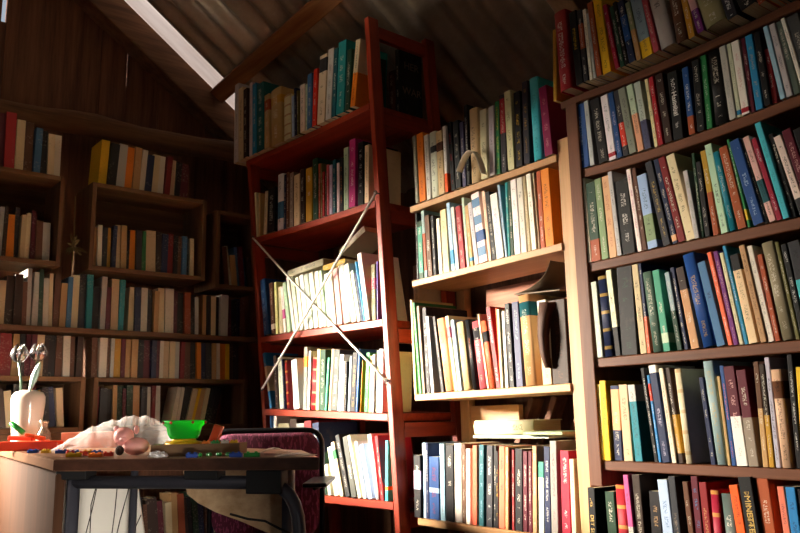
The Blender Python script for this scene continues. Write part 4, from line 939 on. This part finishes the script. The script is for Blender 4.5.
# little glass jug with orange contents
pj = place(43, 448.9); sc = (pj-CAM).dot(fw)/FPX
gl = NT('clear_glass'); gl.b.inputs['Transmission Weight'].default_value = .9; gl.b.inputs['Roughness'].default_value = .05; gl.b.inputs['Base Color'].default_value = (.95, .9, .82, 1); gl.b.inputs['IOR'].default_value = 1.3
jug = thing('glass_jug', 'small clear glass jug with orange contents beside the white vase', 'jug', onT(pj, VA))
bm = bmesh.new(); lathe(bm, [(4*sc, 0), (6*sc, 2*sc), (7*sc, 8*sc), (6*sc, 15*sc), (3*sc, 20*sc), (3.4*sc, 24*sc), (5*sc, 27*sc), (4.4*sc, 27*sc), (2.6*sc, 23*sc), (2.2*sc, 20*sc), (5.2*sc, 15*sc), (6.2*sc, 8*sc), (5*sc, 2.5*sc), (.5*sc, 1.5*sc)], 20); link('body', bm, gl.m, jug, True)
orm = plain('orange_plastic', 'f2551c', .35, vary=.05); 
bm = bmesh.new(); lathe(bm, [(4.6*sc, 2.8*sc), (5.6*sc, 6*sc), (5.4*sc, 9*sc), (.3*sc, 9.2*sc)], 16); link('contents', bm, orm, jug, True)
# orange toy
pt = place(29, 450.8); sc = (pt-CAM).dot(fw)/FPX
toy = thing('orange_toy', 'flat orange plastic toy frame lying in front of the white vase', 'toy', onT(pt, VA-.03))
redo = plain('red_orange_plastic', 'f0401a', .3, vary=.06)
bm = bmesh.new(); box(bm, -29*sc, 31*sc, -7*sc, 7*sc, 0, 9*sc, 1.2*sc); link('base', bm, redo, toy)
bm = bmesh.new(); beam(bm, (-22*sc, 2*sc, 12.5*sc), (4*sc, -1*sc, 11.5*sc), 5*sc, 4.5*sc, bev=1.2*sc); link('bar', bm, redo, toy)
bm = bmesh.new(); beam(bm, (-6*sc, 3*sc, 15*sc), (14*sc, 2*sc, 11*sc), 5*sc, 4*sc, bev=1.2*sc); link('bar', bm, orm, toy)
gm = plain('green_plastic', '2a9a3a', .3, vary=.06)
bm = bmesh.new(); tube(bm, [(-19*sc, -2*sc, 27*sc), (-6*sc, -1*sc, 17*sc)], 2.6*sc, 12); link('green_peg', bm, gm, toy, True)
# plastic bag over a salmon box
pb = place(110, 449.5); sc = (pb-CAM).dot(fw)/FPX
sal = plain('salmon_card', 'd98d72', .6, vary=.1)
sb = place(88, 447.8); s2 = (sb-CAM).dot(fw)/FPX
bx = tag(link('card_box', (lambda b: (box(b, -23*s2, 30*s2, -.03, .03, 0, 15*s2, .002), b)[1])(bmesh.new()), sal), 'low salmon card box lying inside the clear plastic bag', 'box'); bx.matrix_world = onT(sb, VA)
bg = NT('clear_plastic'); tb = bg.n('ShaderNodeBsdfTransparent'); trn = bg.n('ShaderNodeBsdfTranslucent'); gs = bg.n('ShaderNodeBsdfGlossy'); gs.inputs['Roughness'].default_value = .18; df = bg.n('ShaderNodeBsdfDiffuse')
tc = bg.n('ShaderNodeTexCoord'); nz = bg.noise(tc.outputs['Object'], 28, 5, .7); lw = bg.n('ShaderNodeLayerWeight'); lw.inputs[0].default_value = .35
bpm = bg.n('ShaderNodeBump'); bpm.inputs['Strength'].default_value = .9; bpm.inputs['Distance'].default_value = .006; bg.l(nz, bpm.inputs['Height'])
for q in (trn, df): q.inputs[0].default_value = (.95, .95, .95, 1)
for q in (trn, gs, df): bg.l(bpm.outputs[0], q.inputs['Normal'])
bg.l(bpm.outputs[0], lw.inputs['Normal'])
m1 = bg.n('ShaderNodeMixShader'); m1.inputs[0].default_value = .5; bg.l(df.outputs[0], m1.inputs[1]); bg.l(trn.outputs[0], m1.inputs[2])
m2 = bg.n('ShaderNodeMixShader'); m2.inputs[0].default_value = .35; bg.l(m1.outputs[0], m2.inputs[1]); bg.l(gs.outputs[0], m2.inputs[2])
m3_ = bg.n('ShaderNodeMixShader'); bg.l(bg.math('ADD', bg.math('ADD', bg.math('MULTIPLY', lw.outputs['Facing'], .38), .02), bg.math('MULTIPLY', bg.math('SUBTRACT', nz, .48, True), .6), True), m3_.inputs[0]); bg.l(tb.outputs[0], m3_.inputs[1]); bg.l(m2.outputs[0], m3_.inputs[2]); bg.l(m3_.outputs[0], bg.out.inputs[0])
rb = random.Random(9)
bm = bmesh.new(); NX, NY = 56, 24; G = []
prof = [(-52, 1), (-40, 9), (-28, 17), (-10, 24), (6, 29), (20, 31.5), (34, 30), (46, 27), (54, 20), (58, 6)]
def hprof(x):
    for (a, ha), (b, hb) in zip(prof, prof[1:]):
        if a <= x <= b: return ha+(hb-ha)*(x-a)/(b-a)
    return 0
for i in range(NX+1):
    x = -52+110*i/NX; row = []
    for j in range(NY+1):
        t = j/NY; y = (t-.5)*.17; e = math.sin(PI*t)**.55
        z = hprof(x)*sc*e; cr = (math.sin(x*.33+5*t)+math.sin(x*.17-9*t+1)+math.sin(x*.6+14*t))*.0022*e
        row.append(bm.verts.new((x*sc, y+cr, max(.0015, z+cr+rb.uniform(-.0005, .0005)*e))))
    G.append(row)
for i in range(NX):
    for j in range(NY): bm.faces.new((G[i][j], G[i+1][j], G[i+1][j+1], G[i][j+1]))
bag = tag(link('plastic_bag', bm, bg.m, None, True), 'crumpled clear plastic bag bulging over a salmon box on the table', 'bag'); bag.matrix_world = onT(pb, VA)
# pink toy figure
pp = place(133, 455.5); sc = (pp-CAM).dot(fw)/FPX*1.22
pk = plain('pink_rubber', 'f4a8a2', .45, vary=.05); drk = plain('dark_fur', '3d2a20', .8)
pig = thing('pink_toy', 'pink rubber pig toy lying on its side before the plastic bag', 'toy', onT(pp, VA))
bm = bmesh.new(); ball(bm, (2*sc, 0, 7*sc), 11*sc, 8*sc, 7*sc, 16); link('body', bm, pk, pig, True)
bm = bmesh.new(); ball(bm, (-8*sc, 0, 15*sc), 8*sc, 7*sc, 7.4*sc, 16); link('head', bm, pk, pig, True)
for s, px_ in ((-1, -14), (1, 2)):
    bm = bmesh.new(); ball(bm, (px_*sc, 0, 20*sc), 2.4*sc, 1.4*sc, 3.6*sc, 10); link('ear', bm, pk, pig, True)
bm = bmesh.new(); ball(bm, (-6*sc, -7*sc, 12.5*sc), 3*sc, 2.4*sc, 2.4*sc, 10); link('snout', bm, pk, pig, True)
bm = bmesh.new(); ball(bm, (-9*sc, -5.5*sc, 4*sc), 3.6*sc, 2*sc, 3.8*sc, 10); link('dark_patch', bm, drk, pig, True)
# open tray with coloured bits, bowl on it
py_ = place(200, 455.2); sc = (py_-CAM).dot(fw)/FPX
tray = thing('cardboard_tray', 'shallow brown cardboard tray of coloured toy bits under the green bowl', 'tray', onT(py_, VA+.02))
cb = plain('brown_card', '8a6a4a', .8, vary=.1); hx, hy, hz = 42*sc, .045, 11*sc
bm = bmesh.new(); box(bm, -hx, hx, -hy, hy, 0, .002); link('bottom', bm, cb, tray)
for (a, b, c_, d) in ((-hx, hx, -hy, -hy+.002), (-hx, hx, hy-.002, hy), (-hx, -hx+.002, -hy+.002, hy-.002), (hx-.002, hx, -hy+.002, hy-.002)):
    bm = bmesh.new(); box(bm, a, b, c_, d, .002, hz, .0005); link('wall', bm, cb, tray)
BITS = [('blue', '2a52b0'), ('yellow', 'e8b824'), ('red', 'c82c22'), ('white', 'e6e2d8'), ('green', '2f9a44'), ('orange', 'ee7a1e')]
bitm = [plain('toy_plastic_'+n, h, .3, vary=.05) for n, h in BITS]
def bit(p, z, ci, l, w, h, a, label, grp):
    bm = bmesh.new(); box(bm, -l/2, l/2, -w/2, w/2, 0, h, .0012)
    o = link('toy_brick', bm, bitm[ci]); o.matrix_world = Matrix.Translation((p.x, p.y, z)) @ Matrix.Rotation(a, 4, 'Z')
    for s in (-1, 1):
        bm = bmesh.new(); lathe(bm, [(w*.26, h), (w*.26, h+.0022)], 10, Matrix.Translation((s*l*.25, 0, 0))); link('stud', bm, bitm[ci], o)
    tag(o, label, 'toy brick', grp)
rb = random.Random(5); TM = tray.matrix_world.copy()
for i in range(18):
    ci = rb.randrange(6); col = BITS[ci][0]
    if abs(-hx+.014+(2*hx-.028)*((i % 9)/8)+16*sc) < 24*sc or (i >= 9 and i % 9 > 6): continue
    p = TM @ Vector((-hx+.014+(2*hx-.028)*((i % 9)/8), (-.029 if i < 9 else .031), 0))
    bit(p, TZ+hz-.0030, ci, .016, .010, .008, VA+rb.uniform(-.3, .3), f'tiny {col} toy brick among the bits in the cardboard tray', f'{col} bricks in the tray')
lo = thing('tray_liner', 'pale card insert filling the cardboard tray under the toy bits', 'card', tray.matrix_world.copy())
bm = bmesh.new(); box(bm, -hx+.004, hx-.004, -hy+.004, hy-.004, .003, hz-.0040, .0005); link('card_block', bm, plain('pale_card', 'b8a184', .8), lo)
pbw = place(183, 455); wpos = TM @ Vector((-16*sc, .0, hz-.0032)); 
yb = thing('yellow_toy_base', 'round yellow plastic base beneath the green bowl', 'toy', Matrix.Translation(wpos))
ym = plain('yellow_plastic', 'f0b81e', .3, vary=.05)
bm = bmesh.new(); lathe(bm, [(17*sc, 0), (18.5*sc, 1.5*sc), (17*sc, 3.5*sc), (12*sc, 4.5*sc)], 28); link('disc', bm, ym, yb, True)
bm = bmesh.new(); lathe(bm, [(12*sc, 4.5*sc), (11*sc, 6.4*sc)], 28); link('collar', bm, ym, yb, True)
gb = NT('green_translucent'); gb.b.inputs['Base Color'].default_value = (.03, .75, .08, 1); gb.b.inputs['Roughness'].default_value = .25
tt = gb.n('ShaderNodeBsdfTranslucent'); tt.inputs[0].default_value = (.05, .85, .1, 1); mx = gb.n('ShaderNodeMixShader'); mx.inputs[0].default_value = .5
gb.l(gb.b.outputs[0], mx.inputs[1]); gb.l(tt.outputs[0], mx.inputs[2]); gb.l(mx.outputs[0], gb.out.inputs[0])
bowl = thing('bowl', 'bright green plastic bowl with red dots standing on the yellow base', 'bowl', Matrix.Translation(wpos+Vector((0, 0, 6.5*sc))))
bm = bmesh.new(); lathe(bm, [(13*sc, 0), (15.5*sc, 4*sc), (17*sc, 11*sc), (20.5*sc, 14*sc), (20.8*sc, 17.5*sc), (20*sc, 17.5*sc), (16.2*sc, 11.6*sc), (14.5*sc, 4.5*sc), (11*sc, 1.2*sc), (.4*sc, 1*sc)], 36); link('shell', bm, gb.m, bowl, True)
rd = plain('red_dot', 'd84a30', .4, vary=.04); th0 = math.atan2(-fw.y, -fw.x)
for a in (-.95, -.38, .65, 1.5, 2.6, 3.5):
    bm = bmesh.new(); ball(bm, (20.6*sc*math.cos(th0+a), 20.6*sc*math.sin(th0+a), 15.4*sc), 1.5*sc, n=10); link('dot', bm, rd, bowl, True)
ob = tag(link('toy_brick', (lambda b: (box(b, -4.5*sc, 4.5*sc, -4*sc, 4*sc, 0, 17*sc, 1*sc), b)[1])(bmesh.new()), orm), 'tall orange toy brick leaning beside the green bowl', 'toy brick')
ob.matrix_world = Matrix.Translation(TM @ Vector((12*sc, .005, hz+.002))) @ Matrix.Rotation(VA, 4, 'Z') @ Matrix.Rotation(.35, 4, 'Y')
yr = tag(link('yellow_ring', (lambda b: (tube(b, [(7*sc*math.cos(t), 5*sc*math.sin(t), 0) for t in [2*PI*k/16 for k in range(17)]], 1.6*sc, 8, False), b)[1])(bmesh.new()), bitm[5], None, True), 'orange toy ring lying at the end of the cardboard tray', 'toy')
yr.matrix_world = Matrix.Translation(TM @ Vector((26*sc, 0, hz-.000)))
# crumpled wrap
pc = place(158, 458.0); sc = (pc-CAM).dot(fw)/FPX*.8; bm = bmesh.new(); r = bmesh.ops.create_icosphere(bm, subdivisions=3, radius=1)
rb = random.Random(2)
for v in bm.verts: v.co = Vector((v.co.x*12*sc, v.co.y*8*sc, max(-.3, v.co.z)*6.5*sc+2*sc))*rb.uniform(.72, 1.1); v.co.z = max(0, v.co.z)
wr = tag(link('crumpled_wrap', bm, plain('grey_wrap', 'cfcac8', .35, .1, vary=.15)), 'crumpled pale plastic wrap lying in front of the cardboard tray', 'wrapper'); wr.matrix_world = onT(pc, VA)
# loose bricks on the table
for (px, py, ci, l, w, a, lab) in ((33, 453.0, 0, .026, .012, .1, 'blue toy brick nearest the orange toy frame'), (46, 453.2, 1, .022, .012, -.1, 'yellow toy brick just beyond the blue one near the orange toy'),
    (62, 453.6, 0, .03, .013, .1, 'blue toy brick in front of the salmon box'), (75, 454.2, 0, .024, .012, -.05, 'blue toy brick behind the yellow brick stack'), (74, 457.2, 1, .032, .015, .1, 'yellow toy brick at the table edge near the corner'), (70, 455.2, 2, .018, .01, .5, 'red toy brick touching the corner yellow brick'),
    (83, 456.0, 2, .02, .011, .0, 'red toy brick between two yellow bricks near the table edge'), (96, 457.4, 5, .028, .014, .05, 'orange toy brick at the table edge under a blue brick'), (97, 454.6, 0, .024, .012, -.1, 'blue toy brick in front of the plastic bag'), (88, 454.0, 1, .022, .011, .2, 'yellow toy brick in front of the plastic bag'),
    (108, 456.4, 2, .022, .009, .0, 'red toy brick beside the pink pig toy'), (192, 457.9, 0, .022, .012, .1, 'blue toy brick beside the green beads in front of the tray'), (236, 457.4, 0, .024, .01, -.1, 'blue toy brick under the clear wallet by the tray'), (252, 457.2, 4, .03, .011, .0, 'green toy brick lying alone toward the chair')):
    p = place(px, py); bit(p, TZ+.0004, ci, l, w, .008, VA+a, lab, None)
pg = place(215, 457); sc = (pg-CAM).dot(fw)/FPX
for k in range(7):
    bm = bmesh.new(); ball(bm, (0, 0, 0), .0042, n=8); o = link('bead', bm, bitm[4], None, True); o.location = (pg.x+(k-3)*.0095*_R.x, pg.y+(k-3)*.0095*_R.y+(k % 2)*.006, TZ+.0046); tag(o, 'small green bead in the row in front of the cardboard tray', 'bead', 'green beads on the table')
# papers
pw = plain('white_paper', 'e8e4dc', .6, vary=.04)
for (px, py, w, d, a, lift, lab) in ((274, 454.4, .09, .05, .2, .012, 'curled white paper lying on the table near the chair'), (296, 455.8, .07, .05, -.15, .004, 'flat white paper slip between the curled paper and the chair')):
    p = place(px, py); bm = bmesh.new(); rows = []
    for i in range(9):
        t = i/8; rows.append([bm.verts.new(((t-.5)*w, (j/4-.5)*d, lift*(math.sin(t*PI*1.0)**2)+.0006)) for j in range(5)])
    for q, s in zip(rows, rows[1:]):
        for j in range(4): bm.faces.new((q[j], s[j], s[j+1], q[j+1]))
    o = link('paper_sheet', bm, pw, None, True); mo = o.modifiers.new('thick', 'SOLIDIFY'); mo.thickness = .0006; tag(o, lab, 'paper'); o.matrix_world = onT(p, VA+a)
